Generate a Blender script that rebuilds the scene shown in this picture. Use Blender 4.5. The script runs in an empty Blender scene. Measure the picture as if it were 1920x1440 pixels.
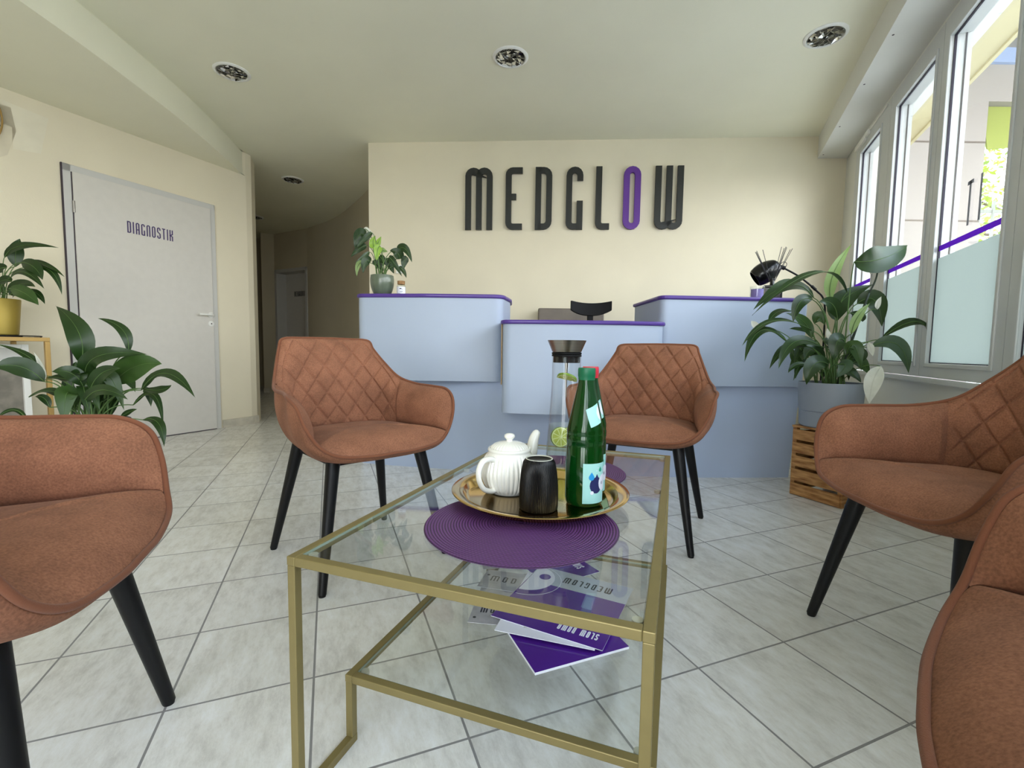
import bpy, bmesh, math, random
from math import sin, cos, pi, radians, sqrt, atan2, hypot
from mathutils import Vector, Matrix, Euler

random.seed(7)
SC = bpy.context.scene
COL = SC.collection

# ------------------------------------------------------------------ materials
def _n(nt, typ, **kw):
    n = nt.nodes.new(typ)
    for k, v in kw.items():
        setattr(n, k, v)
    return n

def srgb(r, g, b):
    f = lambda c: (c / 255 / 12.92) if c / 255 <= 0.04045 else ((c / 255 + 0.055) / 1.055) ** 2.4
    return (f(r), f(g), f(b), 1.0)

def pmat(name, col, rough=0.6, metal=0.0, noise=0.0, nscale=8.0, bump=0.0, bscale=200.0, sheen=0.0,
         coat=0.0, trans=0.0, ior=1.45, spec=0.5, stretch=None, col2=None, nap=0.0):
    m = bpy.data.materials.new(name)
    m.use_nodes = True
    nt = m.node_tree
    bs = nt.nodes['Principled BSDF']
    bs.inputs['Base Color'].default_value = col
    bs.inputs['Roughness'].default_value = rough
    bs.inputs['Metallic'].default_value = metal
    bs.inputs['IOR'].default_value = ior
    bs.inputs['Specular IOR Level'].default_value = spec
    bs.inputs['Sheen Weight'].default_value = sheen
    bs.inputs['Coat Weight'].default_value = coat
    bs.inputs['Transmission Weight'].default_value = trans
    tc = _n(nt, 'ShaderNodeTexCoord')
    src = tc.outputs['Object']
    if stretch:
        mp = _n(nt, 'ShaderNodeMapping')
        mp.inputs['Scale'].default_value = stretch
        nt.links.new(src, mp.inputs['Vector'])
        src = mp.outputs['Vector']
    if noise > 0:
        nz = _n(nt, 'ShaderNodeTexNoise')
        nz.inputs['Scale'].default_value = nscale
        nz.inputs['Detail'].default_value = 6
        nt.links.new(src, nz.inputs['Vector'])
        mx = _n(nt, 'ShaderNodeMix', data_type='RGBA')
        c2 = col2 or tuple(max(0, c * (1 - noise)) for c in col[:3]) + (1,)
        mx.inputs[6].default_value = col
        mx.inputs[7].default_value = c2
        rp = _n(nt, 'ShaderNodeMapRange')
        rp.inputs[1].default_value = 0.35
        rp.inputs[2].default_value = 0.65
        nt.links.new(nz.outputs['Fac'], rp.inputs[0])
        nt.links.new(rp.outputs[0], mx.inputs[0])
        nt.links.new(mx.outputs[2], bs.inputs['Base Color'])
    if nap > 0:
        n3 = _n(nt, 'ShaderNodeTexNoise')
        n3.inputs['Scale'].default_value = 260
        n3.inputs['Detail'].default_value = 4
        nt.links.new(src, n3.inputs['Vector'])
        r3 = _n(nt, 'ShaderNodeMapRange')
        r3.inputs[1].default_value = 0.3
        r3.inputs[2].default_value = 0.7
        r3.inputs[3].default_value = 1 - nap
        r3.inputs[4].default_value = 1 + nap
        nt.links.new(n3.outputs['Fac'], r3.inputs[0])
        hs3 = _n(nt, 'ShaderNodeHueSaturation')
        nt.links.new(r3.outputs[0], hs3.inputs['Value'])
        nt.links.new(mx.outputs[2], hs3.inputs['Color'])
        nt.links.new(hs3.outputs[0], bs.inputs['Base Color'])
    if bump > 0:
        n2 = _n(nt, 'ShaderNodeTexNoise')
        n2.inputs['Scale'].default_value = bscale
        n2.inputs['Detail'].default_value = 3
        nt.links.new(src, n2.inputs['Vector'])
        bp = _n(nt, 'ShaderNodeBump')
        bp.inputs['Strength'].default_value = bump
        bp.inputs['Distance'].default_value = 0.002
        nt.links.new(n2.outputs['Fac'], bp.inputs['Height'])
        nt.links.new(bp.outputs['Normal'], bs.inputs['Normal'])
    return m

def pane_mat(name, tint=(1, 1, 1, 1), ior=1.5, rough=0.0, boost=1.0):
    """Thin clear glass: see-through with Fresnel reflection."""
    m = bpy.data.materials.new(name)
    m.use_nodes = True
    nt = m.node_tree
    nt.nodes.clear()
    out = _n(nt, 'ShaderNodeOutputMaterial')
    tr = _n(nt, 'ShaderNodeBsdfTransparent')
    tr.inputs['Color'].default_value = tint
    gl = _n(nt, 'ShaderNodeBsdfGlossy')
    gl.inputs['Roughness'].default_value = rough
    fr = _n(nt, 'ShaderNodeFresnel')
    ge = _n(nt, 'ShaderNodeNewGeometry')          # same reflectance from either side of the thin pane
    iv = _n(nt, 'ShaderNodeMapRange')
    iv.inputs[3].default_value = ior
    iv.inputs[4].default_value = 1.0 / ior
    nt.links.new(ge.outputs['Backfacing'], iv.inputs[0])
    nt.links.new(iv.outputs[0], fr.inputs['IOR'])
    ml = _n(nt, 'ShaderNodeMath', operation='MULTIPLY')
    ml.inputs[1].default_value = boost
    nt.links.new(fr.outputs[0], ml.inputs[0])
    mx = _n(nt, 'ShaderNodeMixShader')
    nt.links.new(ml.outputs[0], mx.inputs[0])
    nt.links.new(tr.outputs[0], mx.inputs[1])
    nt.links.new(gl.outputs[0], mx.inputs[2])
    nt.links.new(mx.outputs[0], out.inputs[0])
    return m

def frost_mat(name, col, see=0.15):
    m = bpy.data.materials.new(name)
    m.use_nodes = True
    nt = m.node_tree
    nt.nodes.clear()
    out = _n(nt, 'ShaderNodeOutputMaterial')
    tl = _n(nt, 'ShaderNodeBsdfTranslucent')
    tl.inputs['Color'].default_value = col
    df = _n(nt, 'ShaderNodeBsdfDiffuse')
    df.inputs['Color'].default_value = col
    mx = _n(nt, 'ShaderNodeMixShader')
    mx.inputs[0].default_value = 0.12
    nt.links.new(tl.outputs[0], mx.inputs[1])
    nt.links.new(df.outputs[0], mx.inputs[2])
    nt.links.new(mx.outputs[0], out.inputs[0])
    return m

def tile_mat():
    m = bpy.data.materials.new('floor_tiles')
    m.use_nodes = True
    nt = m.node_tree
    bs = nt.nodes['Principled BSDF']
    tc = _n(nt, 'ShaderNodeTexCoord')
    mp = _n(nt, 'ShaderNodeMapping', vector_type='TEXTURE')
    mp.inputs['Location'].default_value = (0.480, 1.113, 0)
    mp.inputs['Rotation'].default_value = (0, 0, radians(21.59))
    nt.links.new(tc.outputs['Object'], mp.inputs['Vector'])
    br = _n(nt, 'ShaderNodeTexBrick', offset=0.0, squash=1.0)
    br.inputs['Scale'].default_value = 1.0
    br.inputs['Mortar Size'].default_value = 0.0026
    br.inputs['Mortar Smooth'].default_value = 0.0
    br.inputs['Brick Width'].default_value = 0.30
    br.inputs['Row Height'].default_value = 0.30
    br.inputs['Bias'].default_value = 0.0
    br.inputs['Color1'].default_value = (0.0, 0.0, 0.0, 1)
    br.inputs['Color2'].default_value = (1.0, 1.0, 1.0, 1)
    br.inputs['Mortar'].default_value = (0.5, 0.5, 0.5, 1)
    nt.links.new(mp.outputs['Vector'], br.inputs['Vector'])
    # streaks that run along one direction of the tiles, shifted from tile to tile
    sc = _n(nt, 'ShaderNodeMapping')
    sc.inputs['Scale'].default_value = (30, 11, 1)
    nt.links.new(mp.outputs['Vector'], sc.inputs['Vector'])
    add = _n(nt, 'ShaderNodeVectorMath', operation='MULTIPLY_ADD')
    add.inputs[1].default_value = (7, 13, 9)
    nt.links.new(br.outputs['Color'], add.inputs[0])
    nt.links.new(sc.outputs['Vector'], add.inputs[2])
    nz = _n(nt, 'ShaderNodeTexNoise')
    nz.inputs['Scale'].default_value = 0.8
    nz.inputs['Detail'].default_value = 9
    nz.inputs['Roughness'].default_value = 0.78
    nt.links.new(add.outputs[0], nz.inputs['Vector'])
    big = _n(nt, 'ShaderNodeTexNoise')
    big.inputs['Scale'].default_value = 3.0
    big.inputs['Detail'].default_value = 4
    nt.links.new(mp.outputs['Vector'], big.inputs['Vector'])
    mul = _n(nt, 'ShaderNodeMath', operation='MULTIPLY_ADD')
    mul.inputs[1].default_value = 0.25
    nt.links.new(big.outputs['Fac'], mul.inputs[0])
    nt.links.new(nz.outputs['Fac'], mul.inputs[2])
    rp = _n(nt, 'ShaderNodeValToRGB')
    e = rp.color_ramp.elements
    e[0].position = 0.46
    e[0].color = TILE_DARK
    e[1].position = 0.80
    e[1].color = TILE_LIGHT
    mid = e.new(0.64)
    mid.color = TILE_MID
    nt.links.new(mul.outputs[0], rp.inputs[0])
    # each tile a little lighter or darker
    hv = _n(nt, 'ShaderNodeHueSaturation')
    vr = _n(nt, 'ShaderNodeMapRange')
    vr.inputs[3].default_value = 0.93
    vr.inputs[4].default_value = 1.05
    nt.links.new(br.outputs['Color'], vr.inputs[0])
    nt.links.new(vr.outputs[0], hv.inputs['Value'])
    nt.links.new(rp.outputs[0], hv.inputs['Color'])
    mx = _n(nt, 'ShaderNodeMix', data_type='RGBA')
    mx.inputs[7].default_value = GROUT
    nt.links.new(br.outputs['Fac'], mx.inputs[0])
    nt.links.new(hv.outputs[0], mx.inputs[6])
    nt.links.new(mx.outputs[2], bs.inputs['Base Color'])
    ro = _n(nt, 'ShaderNodeMapRange')
    ro.inputs[3].default_value = 0.27
    ro.inputs[4].default_value = 0.9
    nt.links.new(br.outputs['Fac'], ro.inputs[0])
    nt.links.new(ro.outputs[0], bs.inputs['Roughness'])
    bp = _n(nt, 'ShaderNodeBump')
    bp.inputs['Strength'].default_value = 0.35
    bp.inputs['Distance'].default_value = 0.0012
    hm = _n(nt, 'ShaderNodeMath', operation='MULTIPLY_ADD')
    hm.inputs[1].default_value = -1.2
    nt.links.new(br.outputs['Fac'], hm.inputs[0])
    nt.links.new(nz.outputs['Fac'], hm.inputs[2])
    nt.links.new(hm.outputs[0], bp.inputs['Height'])
    nt.links.new(bp.outputs['Normal'], bs.inputs['Normal'])
    return m

def mat_weave(name, c1, c2):
    """Woven round mat: rings come from the mesh, the slanted strands from a radial pattern."""
    m = bpy.data.materials.new(name)
    m.use_nodes = True
    nt = m.node_tree
    bs = nt.nodes['Principled BSDF']
    bs.inputs['Roughness'].default_value = 0.45
    tc = _n(nt, 'ShaderNodeTexCoord')
    sx = _n(nt, 'ShaderNodeSeparateXYZ')
    nt.links.new(tc.outputs['Object'], sx.inputs[0])
    at = _n(nt, 'ShaderNodeMath', operation='ARCTAN2')
    nt.links.new(sx.outputs[1], at.inputs[0])
    nt.links.new(sx.outputs[0], at.inputs[1])
    ln = _n(nt, 'ShaderNodeVectorMath', operation='LENGTH')
    nt.links.new(tc.outputs['Object'], ln.inputs[0])
    # one ring every 5.6 mm; strands slant the other way in each ring
    rn = _n(nt, 'ShaderNodeMath', operation='MULTIPLY')
    rn.inputs[1].default_value = 34 / 0.190
    nt.links.new(ln.outputs['Value'], rn.inputs[0])
    fr_ = _n(nt, 'ShaderNodeMath', operation='FRACT')
    nt.links.new(rn.outputs[0], fr_.inputs[0])
    pp = _n(nt, 'ShaderNodeMath', operation='PINGPONG')
    pp.inputs[1].default_value = 0.5
    nt.links.new(fr_.outputs[0], pp.inputs[0])
    rg = _n(nt, 'ShaderNodeMapRange', interpolation_type='SMOOTHSTEP')
    rg.inputs[1].default_value = 0.02
    rg.inputs[2].default_value = 0.30
    nt.links.new(pp.outputs[0], rg.inputs[0])
    fl = _n(nt, 'ShaderNodeMath', operation='FLOOR')
    nt.links.new(rn.outputs[0], fl.inputs[0])
    am = _n(nt, 'ShaderNodeMath', operation='MULTIPLY')     # strands per ring grow with its radius
    nt.links.new(at.outputs[0], am.inputs[0])
    k5 = _n(nt, 'ShaderNodeMath', operation='MULTIPLY_ADD')
    k5.inputs[1].default_value = 5.0
    k5.inputs[2].default_value = 5.0
    nt.links.new(fl.outputs[0], k5.inputs[0])
    nt.links.new(k5.outputs[0], am.inputs[1])
    b = _n(nt, 'ShaderNodeMath', operation='MULTIPLY_ADD')
    b.inputs[1].default_value = 4.0
    nt.links.new(fr_.outputs[0], b.inputs[0])
    nt.links.new(am.outputs[0], b.inputs[2])
    s = _n(nt, 'ShaderNodeMath', operation='SINE')
    nt.links.new(b.outputs[0], s.inputs[0])
    s2 = _n(nt, 'ShaderNodeMapRange')
    s2.inputs[1].default_value = -1
    s2.inputs[2].default_value = 1
    s2.inputs[3].default_value = 0.55
    nt.links.new(s.outputs[0], s2.inputs[0])
    mr = _n(nt, 'ShaderNodeMath', operation='MULTIPLY')
    nt.links.new(rg.outputs[0], mr.inputs[0])
    nt.links.new(s2.outputs[0], mr.inputs[1])
    mx = _n(nt, 'ShaderNodeMix', data_type='RGBA')
    mx.inputs[6].default_value = c2
    mx.inputs[7].default_value = c1
    nt.links.new(mr.outputs[0], mx.inputs[0])
    nt.links.new(mx.outputs[2], bs.inputs['Base Color'])
    bp = _n(nt, 'ShaderNodeBump')
    bp.inputs['Strength'].default_value = 0.6
    bp.inputs['Distance'].default_value = 0.0008
    nt.links.new(mr.outputs[0], bp.inputs['Height'])
    nt.links.new(bp.outputs['Normal'], bs.inputs['Normal'])
    return m

def leaf_mat(name, c, rough=0.38):
    m = bpy.data.materials.new(name)
    m.use_nodes = True
    nt = m.node_tree
    bs = nt.nodes['Principled BSDF']
    bs.inputs['Roughness'].default_value = rough
    tc = _n(nt, 'ShaderNodeTexCoord')
    nz = _n(nt, 'ShaderNodeTexNoise')
    nz.inputs['Scale'].default_value = 14
    nz.inputs['Detail'].default_value = 4
    nt.links.new(tc.outputs['Object'], nz.inputs['Vector'])
    mx = _n(nt, 'ShaderNodeMix', data_type='RGBA')
    mx.inputs[6].default_value = tuple(x * 0.65 for x in c[:3]) + (1,)
    mx.inputs[7].default_value = tuple(min(1, x * 1.35) for x in c[:3]) + (1,)
    nt.links.new(nz.outputs['Fac'], mx.inputs[0])
    nt.links.new(mx.outputs[2], bs.inputs['Base Color'])
    tl = _n(nt, 'ShaderNodeBsdfTranslucent')
    tl.inputs['Color'].default_value = (min(1, c[0] * 1.6), min(1, c[1] * 1.8), c[2] * 0.8, 1)
    ms = _n(nt, 'ShaderNodeMixShader')
    ms.inputs[0].default_value = 0.14
    nt.links.new(bs.outputs[0], ms.inputs[1])
    nt.links.new(tl.outputs[0], ms.inputs[2])
    nt.links.new(ms.outputs[0], nt.nodes['Material Output'].inputs[0])
    return m

# ------------------------------------------------------------------ palette
TILE_DARK = srgb(210, 207, 202)
TILE_MID = srgb(233, 231, 227)
TILE_LIGHT = srgb(243, 243, 243)
GROUT = srgb(140, 138, 138)

M = {}
def build_materials():
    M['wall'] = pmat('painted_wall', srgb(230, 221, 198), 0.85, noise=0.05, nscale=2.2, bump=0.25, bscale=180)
    M['wall_shaded'] = pmat('shaded_hall_wall', srgb(200, 190, 166), 0.85, noise=0.05, nscale=2.2, bump=0.25, bscale=180)  # room paint darkened: the corridor's shade is put into the colour
    M['wall_side'] = pmat('painted_side_wall', srgb(222, 222, 217), 0.85, noise=0.05, nscale=2.2, bump=0.25, bscale=180)
    M['ceiling'] = pmat('painted_ceiling', srgb(240, 238, 218), 0.9, noise=0.04, nscale=1.5, bump=0.2, bscale=140)
    M['floor'] = tile_mat()
    M['skirt'] = pmat('tile_skirting', srgb(205, 198, 182), 0.5, noise=0.18, nscale=14)
    M['door'] = pmat('door_laminate', srgb(212, 208, 202), 0.55, noise=0.03, nscale=20)
    M['doorframe'] = pmat('door_frame_paint', srgb(200, 199, 196), 0.5)
    M['gap'] = pmat('dark_gap', srgb(70, 62, 70), 0.8)
    M['white'] = pmat('white_lacquer', srgb(236, 236, 232), 0.35)
    M['upvc'] = pmat('window_plastic', srgb(204, 207, 208), 0.38, noise=0.05, nscale=5)
    M['gasket'] = pmat('black_gasket', srgb(34, 28, 44), 0.6)
    M['pane'] = pane_mat('window_glass', (0.97, 0.985, 0.98, 1))
    M['frost'] = frost_mat('frosted_film', (0.375, 0.405, 0.385, 1))
    M['violet_film'] = frost_mat('violet_film', (0.17, 0.065, 0.34, 1))
    M['grey_film'] = frost_mat('grey_film', (0.20, 0.20, 0.20, 1))
    M['suede'] = pmat('brown_suede', srgb(149, 101, 77), 0.92, noise=0.26, nscale=11, bump=0.25, bscale=900, sheen=0.03, spec=0.2, nap=0.22)
    M['piping'] = pmat('brown_piping', srgb(122, 76, 54), 0.85, bump=0.3, bscale=600, sheen=0.1, spec=0.2)
    M['blackleg'] = pmat('black_powder_coat', srgb(12, 12, 14), 0.42, spec=0.35)
    M['gold'] = pmat('matt_gold_steel', srgb(142, 128, 84), 0.42, metal=0.45, noise=0.06, nscale=30)
    M['goldrail'] = pmat('gold_console_steel', srgb(176, 144, 86), 0.4, metal=0.5)
    M['brass'] = pmat('polished_gold', srgb(212, 180, 118), 0.10, metal=1.0)
    M['tableglass'] = pane_mat('table_glass', (0.97, 0.985, 0.978, 1), 1.5)
    M['glassedge'] = pmat('glass_edge_green', srgb(156, 172, 156), 0.15, spec=0.8)
    M['rubber'] = pmat('clear_pad', srgb(190, 186, 170), 0.4)
    M['weave'] = mat_weave('purple_weave', srgb(112, 66, 128), srgb(34, 14, 44))
    M['porcelain'] = pmat('white_porcelain', srgb(240, 238, 230), 0.12, coat=0.5)
    M['blackmug'] = pmat('black_stoneware', srgb(12, 12, 13), 0.36, spec=0.35)
    M['mugfoot'] = pmat('mug_foot_glaze', srgb(196, 196, 182), 0.4)
    M['greenglass'] = pmat('green_bottle_glass', srgb(18, 104, 34), 0.04, trans=0.75, ior=1.45)
    M['greencap'] = pmat('green_cap', srgb(20, 104, 70), 0.4)
    M['redcap'] = pmat('red_cap', srgb(214, 52, 70), 0.4)
    M['mint'] = pmat('mint_label', srgb(168, 222, 216), 0.5)
    M['navy'] = pmat('navy_ink', srgb(34, 40, 92), 0.5)
    M['skyblue'] = pmat('blue_ink', srgb(40, 150, 214), 0.5)
    M['teal'] = pmat('teal_ink', srgb(30, 150, 120), 0.5)
    M['paper'] = pmat('white_paper', srgb(232, 234, 244), 0.45)
    M['purplepaper'] = pmat('purple_gloss_paper', srgb(78, 34, 138), 0.22, coat=0.3)
    M['silverpaper'] = pmat('silver_gloss_paper', srgb(184, 192, 200), 0.25, coat=0.3)
    M['greypaper'] = pmat('grey_leaflet_paper', srgb(176, 176, 180), 0.35, noise=0.3, nscale=25)
    M['ink'] = pmat('dark_ink', srgb(44, 46, 52), 0.5)
    M['steel'] = pmat('brushed_steel', srgb(176, 172, 168), 0.28, metal=1.0, stretch=(1, 1, 40), noise=0.1, nscale=6)
    M['clear'] = pane_mat('carafe_glass', (0.95, 0.965, 0.96, 1), 1.45, boost=1.3)
    M['water'] = pane_mat('water', (0.93, 0.95, 0.88, 1), 1.2)
    M['limerind'] = pmat('lime_rind', srgb(120, 150, 40), 0.35)
    M['limeflesh'] = pmat('lime_flesh', srgb(196, 204, 104), 0.3, noise=0.2, nscale=60)
    M['limepith'] = pmat('lime_pith', srgb(226, 232, 176), 0.4)
    M['desk'] = pmat('counter_laminate', srgb(172, 184, 204), 0.42, noise=0.03, nscale=3, bump=0.08, bscale=300)
    M['deskkick'] = pmat('counter_plinth', srgb(178, 192, 218), 0.5, noise=0.03, nscale=3)
    M['desktop'] = pmat('purple_counter_top', srgb(84, 58, 140), 0.3)
    M['deskwood'] = pmat('bare_panel_edge', srgb(170, 140, 96), 0.6, noise=0.2, nscale=40)
    M['signblack'] = pmat('sign_black', srgb(38, 40, 38), 0.5)
    M['signpurple'] = pmat('sign_purple', srgb(94, 48, 142), 0.5)
    M['textpurple'] = pmat('door_letter_violet', srgb(70, 54, 104), 0.5)
    M['leaf0'] = leaf_mat('leaf_dark', (0.015, 0.043, 0.007, 1))
    M['leaf1'] = leaf_mat('leaf_pale', (0.25, 0.36, 0.13, 1), 0.5)
    M['leaf2'] = leaf_mat('leaf_bluish', (0.05, 0.095, 0.05, 1), 0.3)
    M['leaf3'] = leaf_mat('leaf_mid', (0.034, 0.082, 0.014, 1))
    M['leaf4'] = leaf_mat('leaf_bright', (0.25, 0.42, 0.04, 1))
    M['rib'] = leaf_mat('leaf_midrib', (0.10, 0.18, 0.05, 1), 0.5)
    M['stem'] = leaf_mat('leaf_stem', (0.10, 0.19, 0.05, 1), 0.5)
    M['darkstem'] = leaf_mat('dark_stem', (0.02, 0.035, 0.02, 1), 0.5)
    M['spathe'] = leaf_mat('white_spathe', (0.80, 0.82, 0.70, 1), 0.5)
    M['soil'] = pmat('potting_soil', srgb(52, 40, 30), 0.95, noise=0.5, nscale=60, bump=0.8, bscale=120)
    M['greypot'] = pmat('grey_plastic_pot', srgb(138, 144, 154), 0.5)
    M['goldpot'] = pmat('golden_pot', srgb(168, 146, 66), 0.45, metal=0.35)
    M['greenpot'] = pmat('green_glazed_pot', srgb(100, 112, 94), 0.25, noise=0.12, nscale=14, coat=0.3)
    M['darkpot'] = pmat('dark_planter', srgb(60, 58, 58), 0.6)
    M['cratewood'] = pmat('flamed_crate_wood', srgb(196, 148, 92), 0.65, noise=0.5, nscale=9, stretch=(1, 1, 7), col2=srgb(132, 84, 42), bump=0.3, bscale=80)
    M['cork'] = pmat('cork', srgb(168, 128, 84), 0.8, noise=0.3, nscale=60)
    M['candle'] = pmat('lilac_wax', srgb(150, 132, 204), 0.5)
    M['blackgloss'] = pmat('black_gloss', srgb(16, 16, 18), 0.2)
    M['blackmatt'] = pmat('black_matt', srgb(14, 14, 15), 0.6, spec=0.25)
    M['reed'] = pmat('black_reed', srgb(40, 38, 42), 0.7)
    M['emblem'] = pmat('gold_emblem', srgb(214, 170, 110), 0.3, metal=0.7)
    M['taupe'] = pmat('taupe_leather', srgb(118, 108, 98), 0.5, noise=0.2, nscale=8)
    M['chrome'] = pmat('facet_reflector', srgb(226, 228, 230), 0.08, metal=1.0)
    M['facetdark'] = pmat('facet_dark', srgb(16, 17, 18), 0.15)
    M['patch'] = pmat('spackle_patch', srgb(221, 212, 190), 0.9, noise=0.12, nscale=6)
    M['patchlight'] = pmat('spackle_light', srgb(233, 226, 206), 0.9, noise=0.08, nscale=6)
    M['greypanel'] = pmat('grey_cloth_panel', srgb(140, 134, 124), 0.8, noise=0.3, nscale=18)
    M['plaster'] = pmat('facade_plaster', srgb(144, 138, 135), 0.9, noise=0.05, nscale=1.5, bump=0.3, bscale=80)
    M['canopy'] = pmat('canopy_underside', srgb(196, 186, 150), 0.8, noise=0.04, nscale=2)
    M['coping'] = pmat('slate_blue_coping', srgb(132, 150, 186), 0.5)
    M['awning'] = pmat('lime_awning', srgb(132, 142, 62), 0.7)
    M['groove'] = pmat('facade_groove', srgb(92, 82, 78), 0.9)
    M['paving'] = pmat('courtyard_paving', srgb(205, 202, 192), 0.9, noise=0.15, nscale=2)
    M['treeleaf'] = leaf_mat('tree_leaf_sunlit', (0.26, 0.33, 0.03, 1), 0.5)  # sunlight on the leaves is put into their bright yellow-green colour
    M['treeleaf2'] = leaf_mat('tree_leaf_dark', (0.16, 0.25, 0.04, 1), 0.5)
    M['bark'] = pmat('bark', srgb(92, 76, 60), 0.9, noise=0.4, nscale=20)
    M['fence'] = pmat('grey_fence', srgb(140, 146, 140), 0.6)

# ------------------------------------------------------------------ mesh helper
class MB:
    def __init__(self):
        self.v = []; self.f = []; self.mi = []
    def add(self, vs, fs, mi=0, mat=None):
        o = len(self.v)
        if mat is not None:
            vs = [mat @ Vector(p) for p in vs]
        self.v += [tuple(p) for p in vs]
        self.f += [tuple(i + o for i in f) for f in fs]
        self.mi += [mi] * len(fs)
        return self
    def box(self, lo, hi, mi=0, mat=None):
        (x0, y0, z0), (x1, y1, z1) = lo, hi
        vs = [(x0, y0, z0), (x1, y0, z0), (x1, y1, z0), (x0, y1, z0), (x0, y0, z1), (x1, y0, z1), (x1, y1, z1), (x0, y1, z1)]
        fs = [(0, 3, 2, 1), (4, 5, 6, 7), (0, 1, 5, 4), (1, 2, 6, 5), (2, 3, 7, 6), (3, 0, 4, 7)]
        return self.add(vs, fs, mi, mat)
    def bar(self, a, b, w, h, mi=0, up=(0, 0, 1)):
        a = Vector(a); b = Vector(b); d = b - a; L = d.length; d.normalize()
        s = d.cross(Vector(up))
        if s.length < 1e-5:
            s = d.cross(Vector((0, 1, 0)))
        s.normalize(); u = s.cross(d)
        mt = Matrix(((s.x, d.x, u.x, a.x), (s.y, d.y, u.y, a.y), (s.z, d.z, u.z, a.z), (0, 0, 0, 1)))
        return self.box((-w / 2, 0, -h / 2), (w / 2, L, h / 2), mi, mt)
    def prism(self, poly, z0, z1, mi=0, mat=None):
        a = sum(poly[i][0] * poly[(i + 1) % len(poly)][1] - poly[(i + 1) % len(poly)][0] * poly[i][1] for i in range(len(poly)))
        if a < 0:
            poly = poly[::-1]
        n = len(poly)
        vs = [(x, y, z0) for x, y in poly] + [(x, y, z1) for x, y in poly]
        fs = [tuple(range(n))[::-1], tuple(range(n, 2 * n))]
        fs += [(i, (i + 1) % n, n + (i + 1) % n, n + i) for i in range(n)]
        return self.add(vs, fs, mi, mat)
    def tube(self, pts, r, n=8, mi=0, closed=False, caps=True, flat=1.0):
        pts = [Vector(p) for p in pts]; N = len(pts)
        rr = r if callable(r) else (lambda t: r)
        o = len(self.v); prev = None
        for i, p in enumerate(pts):
            if closed:
                d = pts[(i + 1) % N] - pts[i - 1]
            else:
                d = pts[min(i + 1, N - 1)] - pts[max(i - 1, 0)]
            d.normalize()
            if prev is None:
                s = d.cross(Vector((0, 0, 1)))
                if s.length < 1e-3:
                    s = d.cross(Vector((0, 1, 0)))
            else:
                s = prev - d * prev.dot(d)
            s.normalize(); prev = s; u = d.cross(s)
            R = rr(i / max(1, N - 1))
            for k in range(n):
                a = 2 * pi * k / n
                self.v.append(tuple(p + s * (R * cos(a)) + u * (R * flat * sin(a))))
        last = N if closed else N - 1
        for i in range(last):
            for k in range(n):
                a = o + i * n + k; b = o + i * n + (k + 1) % n
                c = o + ((i + 1) % N) * n + (k + 1) % n; d_ = o + ((i + 1) % N) * n + k
                self.f.append((a, b, c, d_)); self.mi.append(mi)
        if caps and not closed:
            self.f.append(tuple(o + k for k in range(n))[::-1]); self.mi.append(mi)
            self.f.append(tuple(o + (N - 1) * n + k for k in range(n))); self.mi.append(mi)
        return self
    def lathe(self, prof, c=(0, 0, 0), n=48, mi=0, rfun=None, a0=0.0, a1=2 * pi):
        """prof: (radius, z) from bottom outside up; closed ring when a full turn."""
        full = abs(a1 - a0 - 2 * pi) < 1e-6
        m = n if full else n + 1
        o = len(self.v)
        for (r, z) in prof:
            for k in range(m):
                a = a0 + (a1 - a0) * k / n
                R = rfun(r, z, a) if rfun else r
                self.v.append((c[0] + R * cos(a), c[1] + R * sin(a), c[2] + z))
        for i in range(len(prof) - 1):
            for k in range(n):
                k2 = (k + 1) % m
                self.f.append((o + i * m + k, o + i * m + k2, o + (i + 1) * m + k2, o + (i + 1) * m + k)); self.mi.append(mi)
        return self
    def grid(self, fn, nu, nv, mi=0, flip=False):
        o = len(self.v)
        for j in range(nv + 1):
            for i in range(nu + 1):
                self.v.append(tuple(fn(i / nu, j / nv)))
        for j in range(nv):
            for i in range(nu):
                q = (o + j * (nu + 1) + i, o + j * (nu + 1) + i + 1, o + (j + 1) * (nu + 1) + i + 1, o + (j + 1) * (nu + 1) + i)
                self.f.append(q[::-1] if flip else q); self.mi.append(mi)
        return self
    def ribbon(self, path, t, org, ux, uy, nrm, depth, closed=False, mi=0):
        """A flat stroke of width t along a 2D path, extruded by depth along nrm."""
        P = [Vector((p[0], p[1])) for p in path]
        if closed and (P[0] - P[-1]).length < 1e-6:
            P = P[:-1]
        N = len(P); L = []; R = []
        for i in range(N):
            if closed:
                a = P[i] - P[i - 1]; b = P[(i + 1) % N] - P[i]
            else:
                a = P[i] - P[i - 1] if i > 0 else P[1] - P[0]
                b = P[i + 1] - P[i] if i < N - 1 else P[-1] - P[-2]
            a.normalize(); b.normalize()
            m = Vector((-(a.y + b.y), a.x + b.x))
            if m.length < 1e-6:
                m = Vector((-a.y, a.x))
            m.normalize()
            k = max(0.35, m.dot(Vector((-a.y, a.x))))
            L.append(P[i] + m * (t / 2 / k)); R.append(P[i] - m * (t / 2 / k))
        org = Vector(org); ux = Vector(ux); uy = Vector(uy); nn = Vector(nrm) * depth
        w = lambda p: org + ux * p.x + uy * p.y
        o = len(self.v)
        for i in range(N):
            l = w(L[i]); r = w(R[i])
            self.v += [tuple(l), tuple(r), tuple(r + nn), tuple(l + nn)]
        rng = N if closed else N - 1
        for i in range(rng):
            a = o + 4 * i; b = o + 4 * ((i + 1) % N)
            for k in range(4):
                self.f.append((a + k, a + (k + 1) % 4, b + (k + 1) % 4, b + k)); self.mi.append(mi)
        if not closed:
            self.f.append((o, o + 3, o + 2, o + 1)); self.mi.append(mi)
            e = o + 4 * (N - 1)
            self.f.append((e, e + 1, e + 2, e + 3)); self.mi.append(mi)
        return self
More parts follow.
